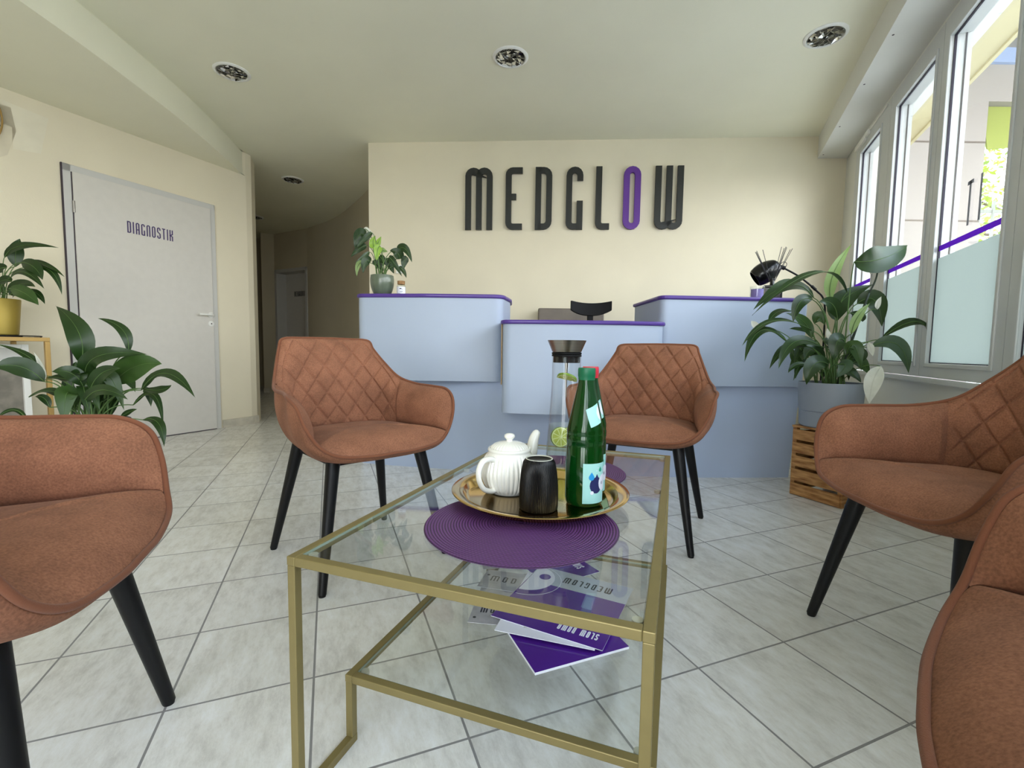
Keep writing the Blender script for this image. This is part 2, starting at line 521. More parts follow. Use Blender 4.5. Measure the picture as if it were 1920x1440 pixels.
    def build(self, name, mats, parent=None, smooth=None, bevel=0, loc=(0, 0, 0), rot=0.0, recalc=True):
        me = bpy.data.meshes.new(name)
        me.from_pydata(self.v, [], self.f)
        if not isinstance(mats, (list, tuple)):
            mats = [mats]
        for m in mats:
            me.materials.append(M[m] if isinstance(m, str) else m)
        me.polygons.foreach_set('material_index', self.mi)
        if recalc:
            bm = bmesh.new(); bm.from_mesh(me)
            bmesh.ops.recalc_face_normals(bm, faces=bm.faces)
            bm.to_mesh(me); bm.free()
        if smooth is not None:
            me.shade_smooth()
            if smooth < 180:
                me.set_sharp_from_angle(angle=radians(smooth))
        me.update()
        o = bpy.data.objects.new(name, me)
        COL.objects.link(o)
        o.location = loc
        o.rotation_euler = (0, 0, rot)
        if parent is not None:
            o.parent = parent
        if bevel:
            b = o.modifiers.new('bevel', 'BEVEL')
            b.width = bevel; b.segments = 2; b.limit_method = 'ANGLE'; b.angle_limit = radians(40)
            b.harden_normals = False
        return o

def tag(o, label=None, cat=None, group=None, kind=None):
    if label: o['label'] = label
    if cat: o['category'] = cat
    if group: o['group'] = group
    if kind: o['kind'] = kind
    return o

def thing(name, label, cat, loc=(0, 0, 0), rot=0.0, group=None, kind=None):
    o = bpy.data.objects.new(name, None)
    o.empty_display_size = 0.1
    COL.objects.link(o)
    o.location = loc; o.rotation_euler = (0, 0, rot)
    return tag(o, label, cat, group, kind)

def copy_tree(o, parent=None):
    c = o.copy(); COL.objects.link(c)
    if parent is not None:
        c.parent = parent
    for ch in list(o.children):
        copy_tree(ch, c)
    return c

def cr(P, n=8, closed=False):
    """Catmull-Rom through points (tuples of any length)."""
    P = [Vector(p) for p in P]
    out = []
    N = len(P)
    segs = N if closed else N - 1
    for i in range(segs):
        p1 = P[i]; p2 = P[(i + 1) % N]
        p0 = P[i - 1] if (closed or i > 0) else p1 * 2 - p2
        p3 = P[(i + 2) % N] if (closed or i + 2 < N) else p2 * 2 - p1
        for k in range(n):
            t = k / n
            out.append(0.5 * ((2 * p1) + (p2 - p0) * t + (2 * p0 - 5 * p1 + 4 * p2 - p3) * t * t + (3 * p1 - p0 - 3 * p2 + p3) * t ** 3))
    if not closed:
        out.append(P[-1].copy())
    return out

def bez(a, b, c, n=10):
    a = Vector(a); b = Vector(b); c = Vector(c)
    return [a * (1 - t) ** 2 + b * 2 * t * (1 - t) + c * t * t for t in [i / n for i in range(n + 1)]]

# ------------------------------------------------------------------ lettering
def arc(cx, cy, r, a0, a1, n=8):
    return [(cx + r * cos(radians(a0 + (a1 - a0) * i / n)), cy + r * sin(radians(a0 + (a1 - a0) * i / n))) for i in range(n + 1)]

def glyph(ch, t=0.1):
    """(width, [(path, closed)]) of a tall condensed capital of height 1."""
    h = t / 2
    W = {'M': .44, 'W': .44, 'I': t, 'L': .24, 'E': .27, 'T': .26, ' ': .22}.get(ch, .28)
    x0, x1, b, tp = h, W - h, h, 1 - h
    r = (x1 - x0) / 2; xm = (x0 + x1) / 2
    S = []
    q = .07
    if ch == 'M':
        rr = (xm - x0) / 2
        S.append(([(x0, 0)] + arc(x0 + rr, tp - rr, rr, 180, 0) + [(xm, 0)], False))
        S.append(([(xm, tp - rr)] + arc(xm + rr, tp - rr, rr, 180, 0) + [(x1, 0)], False))
    elif ch == 'W':
        rr = (xm - x0) / 2
        S.append(([(x0, 1)] + arc(x0 + rr, b + rr, rr, 180, 360) + [(xm, 1)], False))
        S.append(([(xm, b + rr)] + arc(xm + rr, b + rr, rr, 180, 360) + [(x1, 1)], False))
    elif ch == 'E':
        S.append(([(W, tp)] + arc(x0 + q, tp - q, q, 90, 180, 4) + arc(x0 + q, b + q, q, 180, 270, 4) + [(W, b)], False))
        S.append(([(x0, .53), (W * .64, .53)], False))
    elif ch == 'D':
        S.append(([(x0, 0), (x0, 1)], False))
        S.append(([(x0, tp)] + arc(x1 - q * 1.3, tp - q * 1.3, q * 1.3, 90, 0, 4) + arc(x1 - q * 1.3, b + q * 1.3, q * 1.3, 0, -90, 4) + [(x0, b)], False))
    elif ch == 'G':
        S.append(([(x1, .78)] + arc(xm, tp - r, r, 0, 180) + arc(x0 + q, b + q, q, 180, 270, 4) + [(x1, b)], False))
        S.append(([(x1, 0), (x1, .46)], False))
    elif ch == 'L':
        S.append(([(x0, 1)] + arc(x0 + q, b + q, q, 180, 270, 4) + [(W, b)], False))
    elif ch in 'OQ':
        S.append((arc(xm, tp - r, r, 0, 180) + arc(xm, b + r, r, 180, 360), True))
    elif ch == 'I':
        S.append(([(xm, 0), (xm, 1)], False))
    elif ch == 'A':
        S.append(([(x0, 0)] + arc(xm, tp - r, r, 180, 0) + [(x1, 0)], False))
        S.append(([(x0, .40), (x1, .40)], False))
    elif ch == 'N':
        S.append(([(x0, 0)] + arc(xm, tp - r, r, 180, 0) + [(x1, 0)], False))
    elif ch == 'U':
        S.append(([(x0, 1)] + arc(xm, b + r, r, 180, 360) + [(x1, 1)], False))
    elif ch == 'S':
        S.append(([(x1, .74)] + arc(xm, tp - r, r, 0, 180) + [(x0, .60), (x1, .42)] + arc(xm, b + r, r, 0, -180) + [(x0, .26)], False))
    elif ch == 'T':
        S.append(([(0, tp), (W, tp)], False)); S.append(([(W / 2, 0), (W / 2, 1)], False))
    elif ch == 'K':
        S.append(([(x0, 0), (x0, 1)], False))
        S.append(([(x1, 1), (x1, .62), (x0, .50), (x1, .40), (x1, 0)], False))
    elif ch == 'H':
        S.append(([(x0, 0), (x0, 1)], False)); S.append(([(x1, 0), (x1, 1)], False)); S.append(([(x0, .5), (x1, .5)], False))
    elif ch == 'B':
        S.append(([(x0, 0), (x0, 1)], False))
        S.append(([(x0, tp)] + arc(x1 - q, tp - q, q, 90, 0, 4) + [(x1, .6), (x0 + .05, .52), (x1, .44)] + arc(x1 - q, b + q, q, 0, -90, 4) + [(x0, b)], False))
    elif ch == 'R':
        S.append(([(x0, 0), (x0, 1)], False))
        S.append(([(x0, tp)] + arc(x1 - q, tp - q, q, 90, 0, 4) + [(x1, .56), (x0, .48), (x1, .40), (x1, 0)], False))
    elif ch == 'Y':
        S.append(([(x0, 1), (x0, .55), (xm, .45), (x1, .55), (x1, 1)], False)); S.append(([(xm, .45), (xm, 0)], False))
    return W, S

def lettering(mb, text, org, ux, uy, nrm, size, depth, t=0.1, gap=0.13, mi=0, width=None):
    """Write text from org along ux (uy up), letter height = size; returns its length."""
    adv = 0.0
    tot = sum(glyph(c, t)[0] + gap for c in text) - gap
    kx = (width / (tot * size)) if width else 1.0
    ux = Vector(ux); uy = Vector(uy)
    for c in text:
        w, strokes = glyph(c, t)
        for path, cl in strokes:
            mb.ribbon([((adv + x) * size * kx, y * size) for x, y in path], t * size, org, ux, uy, nrm, depth, cl, mi)
        adv += w + gap
    return tot * size * kx

SKY = 3.0
EXPO = 1.95
build_materials()
V2 = lambda a: Vector((a[0], a[1]))

# ------------------------------------------------------------------ key lines of the room (metres, camera above the origin)
WC = Vector((2.912, 4.205))                  # corner of back wall and window wall
WD = Vector((0.3877, 0.9218)).normalized()   # window wall, away from the camera
WN = Vector((WD.y, -WD.x))                   # out of the room through the windows
BL = Vector((-1.372, 4.474))                 # free edge of the back wall
BD = (WC - BL).normalized()
BN = Vector((-BD.y, BD.x))                   # away from the camera
LC = Vector((-2.671, 4.730))                 # end of the door wall
LD = Vector((-0.433, -0.901)).normalized()   # door wall, towards the camera
LN = Vector((LD.y, -LD.x))                   # out of the room through the door wall
CEIL = 2.70
def wpt(t, n=0.0):
    """Point on the window wall: t metres from the corner, n metres outside."""
    return WC - WD * t + WN * n
def wbox(mb, t0, t1, n0, n1, z0, z1, mi=0):
    return mb.prism([wpt(t0, n0), wpt(t1, n0), wpt(t1, n1), wpt(t0, n1)], z0, z1, mi)
def lpt(s, n=0.0):
    return LC + LD * s + LN * n
def lbox(mb, s0, s1, n0, n1, z0, z1, mi=0):
    return mb.prism([lpt(s0, n0), lpt(s1, n0), lpt(s1, n1), lpt(s0, n1)], z0, z1, mi)
def struct(o):
    o['kind'] = 'structure'
    return o

# ------------------------------------------------------------------ room shell
REAR = -2.70
tR = (WC.y - REAR) / WD.y
corR = wpt(tR)
poly = [corR, wpt(-0.0), wpt(-0.02, 0.0), (2.95, 8.7), (-6.6, 8.7), (-6.6, REAR)]
struct(MB().prism([(p[0], p[1]) for p in poly], -0.12, 0.0).build('floor', 'floor'))
struct(MB().prism([(p[0], p[1]) for p in poly], CEIL, CEIL + 0.15).build('ceiling', 'ceiling'))
# wall behind the counter
a = BL; b = WC + BD * 0.15
struct(MB().prism([a, b, b + BN * 0.13, a + BN * 0.13], 0, CEIL).build('wall_back', 'wall'))
# door wall with a blunt end towards the corridor
sR = (LC.y - REAR) / -LD.y
pl = [LC, lpt(sR), lpt(sR, 0.25), lpt(0.0, 0.25), (-2.86, 5.06), (-2.74, 5.02), (-2.655, 4.80)]
struct(MB().prism(pl, 0, CEIL).build('wall_left', 'wall'))
# repaired paint patches high on the door wall
for nm, pts_, mt in (('paint_patch', [(1.47, 2.38), (1.52, 2.12), (1.66, 2.10), (1.66, 2.24), (1.80, 2.26), (1.82, 2.41)], 'patchlight'),
                     ('paint_patch', [(1.66, 2.37), (1.64, 2.22), (1.69, 2.05), (1.78, 1.98), (1.92, 2.02), (1.95, 2.36)], 'patch'),
                     ('paint_patch', [(1.80, 1.86), (1.72, 1.80), (1.86, 1.72), (1.76, 1.66), (1.88, 1.58), (2.10, 1.62), (2.12, 1.90)], 'patchlight')):
    mb = MB(); n_ = len(pts_)
    mb.v += [tuple((lpt(q, -0.0006).x, lpt(q, -0.0006).y, z)) for q, z in pts_]
    mb.f.append(tuple(range(n_))); mb.mi.append(0)
    po = mb.build(nm, mt, None); po['kind'] = 'structure'; po.name = 'wall_patch'
# lowered ceiling field with a curved front over the door wall
cv = [(-2.690, 4.735), (-2.600, 4.255), (-2.515, 3.67), (-2.478, 3.20), (-2.462, 2.90), (-2.455, 2.6), (-2.462, 2.2), (-2.50, 1.7),
      (-2.59, 1.0), (-2.76, 0.0), (-3.0, -1.0), (-3.5, REAR)]
cvs = [(p.x, p.y) for p in cr(cv, 5)]
mb = MB(); nq = len(cvs)
for i, (x, y) in enumerate(cvs):
    q = LC.lerp(lpt(sR), (cvs[0][1] - y) / (cvs[0][1] - cvs[-1][1]))
    mb.v += [(x, y, 2.478), (x, y, CEIL), (q.x, q.y, 2.478), (q.x, q.y, CEIL)]
for i in range(nq - 1):
    a_ = 4 * i; b_ = a_ + 4
    for q in ((a_, b_, b_ + 1, a_ + 1), (a_, a_ + 2, b_ + 2, b_), (a_ + 1, b_ + 1, b_ + 3, a_ + 3)):
        mb.f.append(q); mb.mi.append(0)
struct(mb.build('ceiling_soffit', 'ceiling', smooth=30))
# boxed beam along the windows
e0 = Vector((2.665, 4.222)); L = tR
struct(MB().prism([e0, e0 - WD * L, wpt(tR), WC], 2.512, CEIL).build('ceiling_beam', 'wall_side'))
mb = MB()
for px in (0.08, 0.62, 1.22, 1.72, 2.3, 3.0):
    c = e0 - WD * px + WN * 0.028
    mb.lathe([(0.0, -0.0012), (0.006, -0.001), (0.006, 0.0)], (c.x, c.y, 2.512), 10)
struct(mb.build('trim_1', 'gap'))
# window wall: parapet, jamb at the corner, lintel
mb = MB()
wbox(mb, 0, tR, 0.0, 0.22, 0, 0.655)
wbox(mb, 0, 0.325, 0.0, 0.22, 0.655, 2.512)
wbox(mb, 0, tR, 0.0, 0.22, 2.492, 2.95)
struct(mb.build('wall_right', 'wall_side'))
mb = MB()
wbox(mb, 0.15, tR, -0.035, 0.0, 0.655, 0.680)
struct(mb.build('trim_2', 'upvc', bevel=0.004))
# rear of the room, behind the lens
mb = MB()
RX0, RX1 = -2.35, -0.35
mb.box((-6.25, REAR - 0.2, 0), (RX0, REAR, CEIL)); mb.box((RX1, REAR - 0.2, 0), (corR.x, REAR, CEIL))
mb.box((RX0, REAR - 0.2, 0), (RX1, REAR, 0.10)); mb.box((RX0, REAR - 0.2, 2.45), (RX1, REAR, CEIL))
struct(mb.build('wall_rear', 'wall'))
for i in range(2):
    w = thing('window_%d' % (20 + i), None, None); struct(w)
    x0 = RX0 + i * 1.0; x1 = x0 + 1.0
    mb = MB()
    for (p, q) in (((x0, 0.10), (x0 + 0.06, 2.45)), ((x1 - 0.06, 0.10), (x1, 2.45)), ((x0 + .06, 0.10), (x1 - .06, 0.18)), ((x0 + .06, 2.38), (x1 - .06, 2.45))):
        mb.box((p[0], REAR - 0.14, p[1]), (q[0], REAR - 0.06, q[1]))
    mb.build('window_frame', 'upvc', w)
    mb = MB(); mb.box((x0 + 0.06, REAR - 0.104, 0.18), (x1 - 0.06, REAR - 0.10, 2.38))
    mb.build('window_pane', 'pane', w)
# corridor behind the counter wall
hall = [(-1.30, 4.56), (-1.45, 5.15), (-1.769, 5.743), (-2.348, 6.604), (-2.787, 7.131), (-3.365, 7.638)]
hall2 = [(-4.089, 8.041), (-4.180, 8.0), (-4.262, 7.945), (-4.34, 8.35), (-5.2, 8.5)]
hs = [(p.x, p.y) for p in cr(hall, 6)]
def wallstrip(mb, pts, th, z0, z1, mi=0):
    n = len(pts)
    for i in range(n - 1):
        p = V2(pts[i]); q = V2(pts[i + 1]); d = (q - p).normalized(); nn = Vector((d.y, -d.x)) * th
        mb.prism([p, q, q + nn, p + nn], z0, z1, mi)
mb = MB()
# single-sided offset so the corridor face is the drawn line
def strip_face(mb, pts, z0, z1, back=(0.10, 0.18)):
    n = len(pts); o = len(mb.v)
    for (x, y) in pts:
        mb.v += [(x, y, z0), (x, y, z1), (x + back[0], y + back[1], z0), (x + back[0], y + back[1], z1)]
    for i in range(n - 1):
        a = o + 4 * i; b = a + 4
        for q in ((a, b, b + 1, a + 1), (a + 2, a + 3, b + 3, b + 2), (a + 1, b + 1, b + 3, a + 3), (a, a + 2, b + 2, b)):
            mb.f.append(q); mb.mi.append(0)
    for a in (o, o + 4 * (n - 1)):
        mb.f.append((a, a + 1, a + 3, a + 2)); mb.mi.append(0)
dA = Vector((-4.078, 8.035)); dB = Vector((-3.346, 7.628))     # jambs of the corridor door
dd = (dB - dA).normalized(); dn = Vector((-dd.y, dd.x))
strip_face(mb, hs[:-1] + [(dB.x, dB.y)], 0, CEIL, (0.20, 0.32))
strip_face(mb, [(dA.x, dA.y)] + hall2, 0, CEIL, (0.02, 0.34))
mb.prism([dA, dB, dB + dn * 0.34, dA + dn * 0.34], 2.095, CEIL)
struct(mb.build('wall_corridor', 'wall_shaded', smooth=20))
mb = MB()
mb.prism([(-3.00, 4.98), (-2.88, 5.05), (-4.86, 8.62), (-5.00, 8.62)], 0, CEIL)
struct(mb.build('wall_passage', 'wall_shaded'))
mb = MB()
mb.box((-6.6, 8.6, 0), (2.95, 8.72, CEIL))
mb.box((2.95, 4.25, 0), (3.07, 8.72, CEIL)); mb.box((-6.72, REAR - 0.2, 0), (-6.6, 8.72, CEIL))
struct(mb.build('wall_end', 'wall_shaded'))
# corridor door, set deep in its opening
d2 = thing('door_2', None, None, (0, 0, 0)); struct(d2)
mb = MB()
for (p, s) in ((dA, 1), (dB, -1)):
    q = p + dd * 0.05 * s
    mb.prism([p - dn * 0.012, q - dn * 0.012, q + dn * 0.20, p + dn * 0.20], 0, 2.095)
mb.prism([dA - dn * 0.012, dB - dn * 0.012, dB + dn * 0.2, dA + dn * 0.2], 2.04, 2.095)
mb.build('door_frame', 'doorframe', d2)
lf = MB().prism([dA + dn * 0.17 + dd * 0.05, dB + dn * 0.17 - dd * 0.05, dB + dn * 0.21 - dd * 0.05, dA + dn * 0.21 + dd * 0.05], 0.01, 2.04).build('door_leaf', 'door', d2)
mb = MB()
o3 = dA + dn * 0.168 + dd * 0.275
lettering(mb, 'BEHANDLUNG', (o3.x, o3.y, 1.655), (dd.x, dd.y, 0), (0, 0, 1), (-dn.x, -dn.y, 0), 0.085, 0.002, width=0.36)
mb.build('door_lettering', 'ink', d2)
# skirting tiles
mb = MB()
lbox(mb, -0.0, 0.305, -0.014, 0.0, 0, 0.075)
mb.prism([LC + LN * -0.014, (-2.638, 4.805), (-2.655, 4.80), LC], 0, 0.075)
lbox(mb, 1.39, sR, -0.014, 0.0, 0, 0.075)
struct(mb.build('baseboard_left', 'skirt'))
mb = MB()
strip_face(mb, [(-4.19, 7.98), (-4.262, 7.925), (-4.345, 8.33), (-5.0, 8.45)], 0, 0.075, (0, 0.02))
struct(mb.build('baseboard_corridor', 'skirt'))
mb = MB()
wbox(mb, 0.0, tR, -0.012, 0.0, 0, 0.07)
struct(mb.build('baseboard_right', 'skirt'))

# ------------------------------------------------------------------ door in the long wall
d1 = thing('door_1', None, None); struct(d1)
s0, s1 = 0.325, 1.418
mb = MB()
lbox(mb, s0, s0 + 0.052, -0.016, 0.0, 0, 2.10)
lbox(mb, s1 - 0.052, s1, -0.016, 0.0, 0, 2.10)
lbox(mb, s0, s1, -0.016, 0.0, 2.048, 2.10)
mb.build('door_frame', 'doorframe', d1, bevel=0.003)
mb = MB(); lbox(mb, s0 + 0.048, s1 - 0.056, -0.026, -0.002, 0.008, 2.052)
mb.build('door_leaf', 'door', d1, bevel=0.002)
mb = MB()
lbox(mb, s1 - 0.056, s1 - 0.049, -0.0175, -0.002, 0.0, 2.05)
lbox(mb, s1 - 0.003, s1 + 0.004, -0.017, -0.0, 0.0, 2.10)
lbox(mb, s0 + 0.048, s1 - 0.056, -0.022, -0.002, 0.0, 0.012)
mb.build('door_gap', 'gap', d1)
for hz in (0.22, 1.80):
    mb = MB()
    c = lpt(s1 - 0.055, -0.024)
    mb.lathe([(0.0, -0.042), (0.008, -0.042), (0.008, 0.042), (0.0, 0.042)], (c.x, c.y, hz), 12)
    mb.build('hinge', 'steel', d1, smooth=40)
mb = MB()
h0 = lpt(0.40, -0.026)
def rose(mb, s, z, r, th, n0=-0.026):
    c = lpt(s, n0); u = Vector((LD.x, LD.y, 0)); w = Vector((0, 0, 1)); nn = Vector((-LN.x, -LN.y, 0))
    o = len(mb.v); k = 24
    for q, rr in ((0, r), (th * 0.7, r), (th, r * 0.8)):
        for i in range(k):
            a = 2 * pi * i / k
            mb.v.append(tuple(Vector((c.x, c.y, z)) + u * (rr * cos(a)) + w * (rr * sin(a)) + nn * q))
    for j in range(2):
        for i in range(k):
            mb.f.append((o + j * k + i, o + j * k + (i + 1) % k, o + (j + 1) * k + (i + 1) % k, o + (j + 1) * k + i)); mb.mi.append(0)
    mb.f.append(tuple(o + 2 * k + i for i in range(k))); mb.mi.append(0)
rose(mb, 0.40, 1.078, 0.027, 0.010)
rose(mb, 0.40, 0.998, 0.026, 0.008)
P = [lpt(0.40, -0.030), lpt(0.40, -0.072), lpt(0.415, -0.082), lpt(0.50, -0.084), lpt(0.528, -0.078)]
mb.tube([(p.x, p.y, 1.078) for p in P], 0.0095, 12)
hd = mb.build('door_handle', 'white', d1, smooth=45)
mb = MB(); rose(mb, 0.40, 0.998, 0.006, 0.0005, -0.0342)
mb.build('keyhole', 'gap', hd)
mb = MB()
o3 = lpt(1.035, -0.0262)
lettering(mb, 'DIAGNOSTIK', (o3.x, o3.y, 1.688), (-LD.x, -LD.y, 0), (0, 0, 1), (-LN.x, -LN.y, 0), 0.092, 0.002, width=0.335, t=0.09)
mb.build('door_lettering', 'textpurple', d1)

# ------------------------------------------------------------------ windows
mods = [(0.33, 1.115, 0.470, 0.935), (1.115, 1.862, 1.225, 1.787), (1.862, 2.622, 1.945, 2.540)]
t = 2.622
while t + 0.75 < tR - 0.1:
    mods.append((t, t + 0.75, t + 0.085, t + 0.67)); t += 0.75
GZ0, GZ1 = 0.755, 2.375
for i, (m0, m1, g0, g1) in enumerate(mods):
    w = thing('window_%d' % (i + 1), None, None); struct(w)
    mb = MB()
    lo, hi = -0.006, 0.075
    e = 0.0018
    wbox(mb, m0 + e, g0, lo, hi, 0.682, 2.490)
    wbox(mb, g1, m1 - e, lo, hi, 0.682, 2.490)
    wbox(mb, g0, g1, lo, hi, 0.682, GZ0)
    wbox(mb, g0, g1, lo, hi, GZ1, 2.490)
    fr = mb.build('window_frame', 'upvc', w)
    mb = MB()                                       # beads and the raised inner sash edge
    for (a0, a1, z0, z1) in ((g0 - 0.020, g0, GZ0 - 0.02, GZ1 + 0.02), (g1, g1 + 0.020, GZ0 - 0.02, GZ1 + 0.02)):
        wbox(mb, a0, a1, -0.013, -0.005, z0, z1)
    wbox(mb, g0, g1, -0.013, -0.005, GZ0 - 0.02, GZ0)
    wbox(mb, g0, g1, -0.013, -0.005, GZ1, GZ1 + 0.02)
    mb.build('glazing_bead', 'upvc', fr, bevel=0.003)
    mb = MB()
    wbox(mb, m0 - 0.002, m0 + 0.002, -0.004, 0.06, 0.69, 2.48)
    for (a0, a1, z0, z1) in ((g0 + 0.0005, g0 + 0.005, GZ0, GZ1), (g1 - 0.005, g1 - 0.0005, GZ0, GZ1), (g0 + .005, g1 - .005, GZ0 + .0005, GZ0 + 0.005), (g0 + .005, g1 - .005, GZ1 - 0.005, GZ1 - .0005)):
        wbox(mb, a0, a1, 0.005, 0.0145, z0, z1)
    wbox(mb, g0 + 0.0005, g0 + 0.003, 0.048, 0.054, GZ0, GZ1)
    mb.build('gasket', 'gasket', fr)
    mb = MB(); wbox(mb, g0 + 0.002, g1 - 0.002, 0.010, 0.014, GZ0 + .002, GZ1 - .002)
    mb.build('window_pane', 'pane', w)
    mb = MB(); wbox(mb, g0 + 0.004, g1 - 0.004, 0.0082, 0.0086, GZ0 + .003, 1.288)
    mb.build('frosted_film', 'frost', w)
    mb = MB(); wbox(mb, g0 + 0.004, g1 - 0.004, 0.0080, 0.0084, 1.323, 1.350)
    mb.build('violet_stripe', 'violet_film', w)
    if i == 0:
        mb = MB()
        wbox(mb, 0.985, 1.012, -0.030, -0.013, 1.36, 1.40)
        wbox(mb, 0.988, 1.008, -0.046, -0.028, 1.37, 1.52)
        mb.build('window_handle', 'white', w, bevel=0.004)
        mb = MB()
        wbox(mb, 0.36, 0.60, -0.028, -0.006, 2.425, 2.462)
        wbox(mb, 0.60, 0.68, -0.024, -0.006, 2.44, 2.475)
        wbox(mb, 0.68, 1.05, -0.016, -0.006, 2.462, 2.474)
        mb.build('window_stay', 'white', w, bevel=0.003)
    if i == 2:
        mb = MB()
        q = wpt(2.195, 0.0078)
        lettering(mb, 'TI', (q.x, q.y, 1.386), (-WD.x, -WD.y, 0), (0, 0, 1), (WN.x, WN.y, 0), 0.20, 0.0004, t=0.085, gap=0.30)
        mb.build('window_lettering', 'grey_film', w)
# ------------------------------------------------------------------ outside
mb = MB()
mb.prism([wpt(-1.2, 0.22), wpt(tR + 1, 0.22), wpt(tR + 1, 0.60), wpt(-1.2, 0.60)], 2.75, 2.90)
mb.prism([wpt(-1.2, 0.575), wpt(tR + 1, 0.575), wpt(tR + 1, 0.60), wpt(-1.2, 0.60)], 2.735, 2.75)
struct(mb.build('exterior_canopy', 'canopy'))
# added slab over the courtyard, out of view, to shade the facade
struct(MB().box((3.6, 1.4, 5.45), (13.5, 7.5, 5.9)).build('exterior_shade_slab', 'plaster'))
gp = [wpt(-8, 0.22), wpt(tR + 6, 0.22), (14, -8), (24, 0), (24, 22), (6, 22)]
struct(MB().prism([(p[0], p[1]) for p in gp], -0.3, -0.15).build('ground', 'paving'))
struct(MB().box((-9, -14, -0.3), (4.0, REAR - 0.2, -0.15)).build('ground_front', 'paving'))
FY = 7.0
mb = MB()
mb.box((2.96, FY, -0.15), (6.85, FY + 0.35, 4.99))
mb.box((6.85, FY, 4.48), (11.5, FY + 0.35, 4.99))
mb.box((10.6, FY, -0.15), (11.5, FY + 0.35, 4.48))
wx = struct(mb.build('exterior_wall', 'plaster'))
mb = MB()
for z in (2.781, 3.904, 1.66, 0.54):
    mb.box((2.97, FY - 0.004, z - 0.012), (6.848, FY + 0.002, z + 0.012))
mb.build('wall_groove', 'groove', wx)
mb = MB(); mb.box((2.9, FY - 0.06, 4.99), (11.6, FY + 0.42, 5.19)); mb.build('wall_coping', 'coping', wx)
aw = MB()
aw.add([(6.87, FY + 0.12, 4.47), (9.3, FY + 0.12, 4.47), (9.3, FY + 0.02, 4.03), (6.87, FY - 0.02, 3.80),
        (6.87, FY + 0.14, 4.47), (9.3, FY + 0.14, 4.47), (9.3, FY + 0.04, 4.03), (6.87, FY + 0.0, 3.80)],
       [(0, 1, 2, 3), (7, 6, 5, 4), (0, 4, 5, 1), (1, 5, 6, 2), (2, 6, 7, 3), (3, 7, 4, 0)])
tag(aw.build('awning', 'awning'), 'lime green fabric awning hung in the opening of the pale facade outside', 'awning')
fn = thing('fence', 'grey bar fence in front of the trees beyond the pale facade', 'fence', (0, 0, 0))
mb = MB()
mb.box((6.9, 8.46, 3.35), (10.4, 8.50, 3.40)); mb.box((6.9, 8.46, 2.35), (10.4, 8.50, 2.40))
mb.build('rail', 'fence', fn)
for i in range(14):
    x = 7.0 + i * 0.25
    MB().box((x, 8.44, -0.15), (x + 0.035, 8.475, 3.55)).build('bar', 'fence', fn)
def tree(cx, cy, h, R, n, label, seed, tone='treeleaf'):
    rnd = random.Random(seed)
    t = thing('tree', label, 'tree', (cx, cy, -0.15), group='trees beyond the courtyard')
    tr = MB()
    tr.tube([(0, 0, 0), (0.05, 0.02, h * 0.3), (0.0, 0.0, h * 0.7)], lambda q: 0.14 - 0.08 * q, 8)
    for k in range(6):
        a = k * 1.05; zz = h * (0.35 + 0.06 * k)
        tr.tube([(0, 0, zz), (0.5 * R * cos(a), 0.5 * R * sin(a), zz + 0.4), (0.85 * R * cos(a), 0.85 * R * sin(a), zz + 0.8)], lambda q: 0.05 - 0.035 * q, 6)
    tr.build('trunk', 'bark', t, smooth=60)
    cm = MB()
    for k in range(n):
        a = rnd.uniform(0, 2 * pi); ph = rnd.uniform(-1, 1); rr = R * rnd.uniform(0.25, 1) ** 0.5
        c = Vector((rr * cos(a) * sqrt(1 - ph * ph), rr * sin(a) * sqrt(1 - ph * ph), h * 0.62 + ph * rr * h * 0.42 / R))
        e = Euler((rnd.uniform(-1, 1), rnd.uniform(-1, 1), rnd.uniform(0, 6.3))).to_matrix()
        s = rnd.uniform(0.05, 0.10)
        pts = [e @ Vector(p) * s + c for p in ((-1, 0, 0), (-0.2, -0.55, 0.1), (1, 0, 0), (-0.2, 0.55, 0.1))]
        cm.add(pts, [(0, 1, 2), (0, 2, 3)], 0 if rnd.random() < 0.7 else 1)
    cm.build('crown', [tone, 'treeleaf2'], t, recalc=False)
tree(8.3, 11.2, 6.0, 2.2, 5200, 'leafy yellow-green tree right behind the fence bars', 3)
tree(13.2, 12.4, 8.6, 2.2, 4200, 'taller tree whose crown rises over the blue-grey coping', 5)
tree(5.6, 15.6, 9.5, 2.2, 4200, 'tree behind the facade, seen over the roof edge', 9)
# ------------------------------------------------------------------ armchairs
RIM = [(0.0, 0.27, 0.829), (0.0987, 0.27, 0.8275), (0.1772, 0.2632, 0.822), (0.1965, 0.2520, 0.785), (0.2222, 0.2017, 0.7268), (0.2514, 0.134, 0.668),
       (0.2780, 0.0426, 0.643), (0.2869, -0.0795, 0.638), (0.3010, -0.151, 0.631), (0.2920, -0.2053, 0.602), (0.2770, -0.2296, 0.545),
       (0.2409, -0.2470, 0.482), (0.1840, -0.2660, 0.447), (0.0809, -0.2790, 0.436), (0.0, -0.2812, 0.436)]
SEATP = [(0.0, 0.178, 0.472), (0.088, 0.178, 0.472), (0.140, 0.170, 0.472), (0.166, 0.158, 0.472), (0.190, 0.136, 0.472), (0.207, 0.095, 0.474),
         (0.220, 0.030, 0.476), (0.228, -0.070, 0.478), (0.236, -0.135, 0.479), (0.243, -0.182, 0.480), (0.246, -0.215, 0.481),
         (0.236, -0.244, 0.479), (0.183, -0.2645, 0.449), (0.0805, -0.2775, 0.438), (0.0, -0.2797, 0.438)]
NS = 10
def chain(P):
    h = cr(P, NS)
    return h
rimH = chain(RIM); seatH = chain(SEATP)
NK = len(rimH) - 1                                   # stations on one half
def stat(i, arr):
    """Station i in -NK..NK; negative = the chair's other half."""
    p = arr[abs(i)]
    return Vector((p.x if i >= 0 else -p.x, p.y, p.z))
KB = 5 * NS + 2                                      # back panel ends here
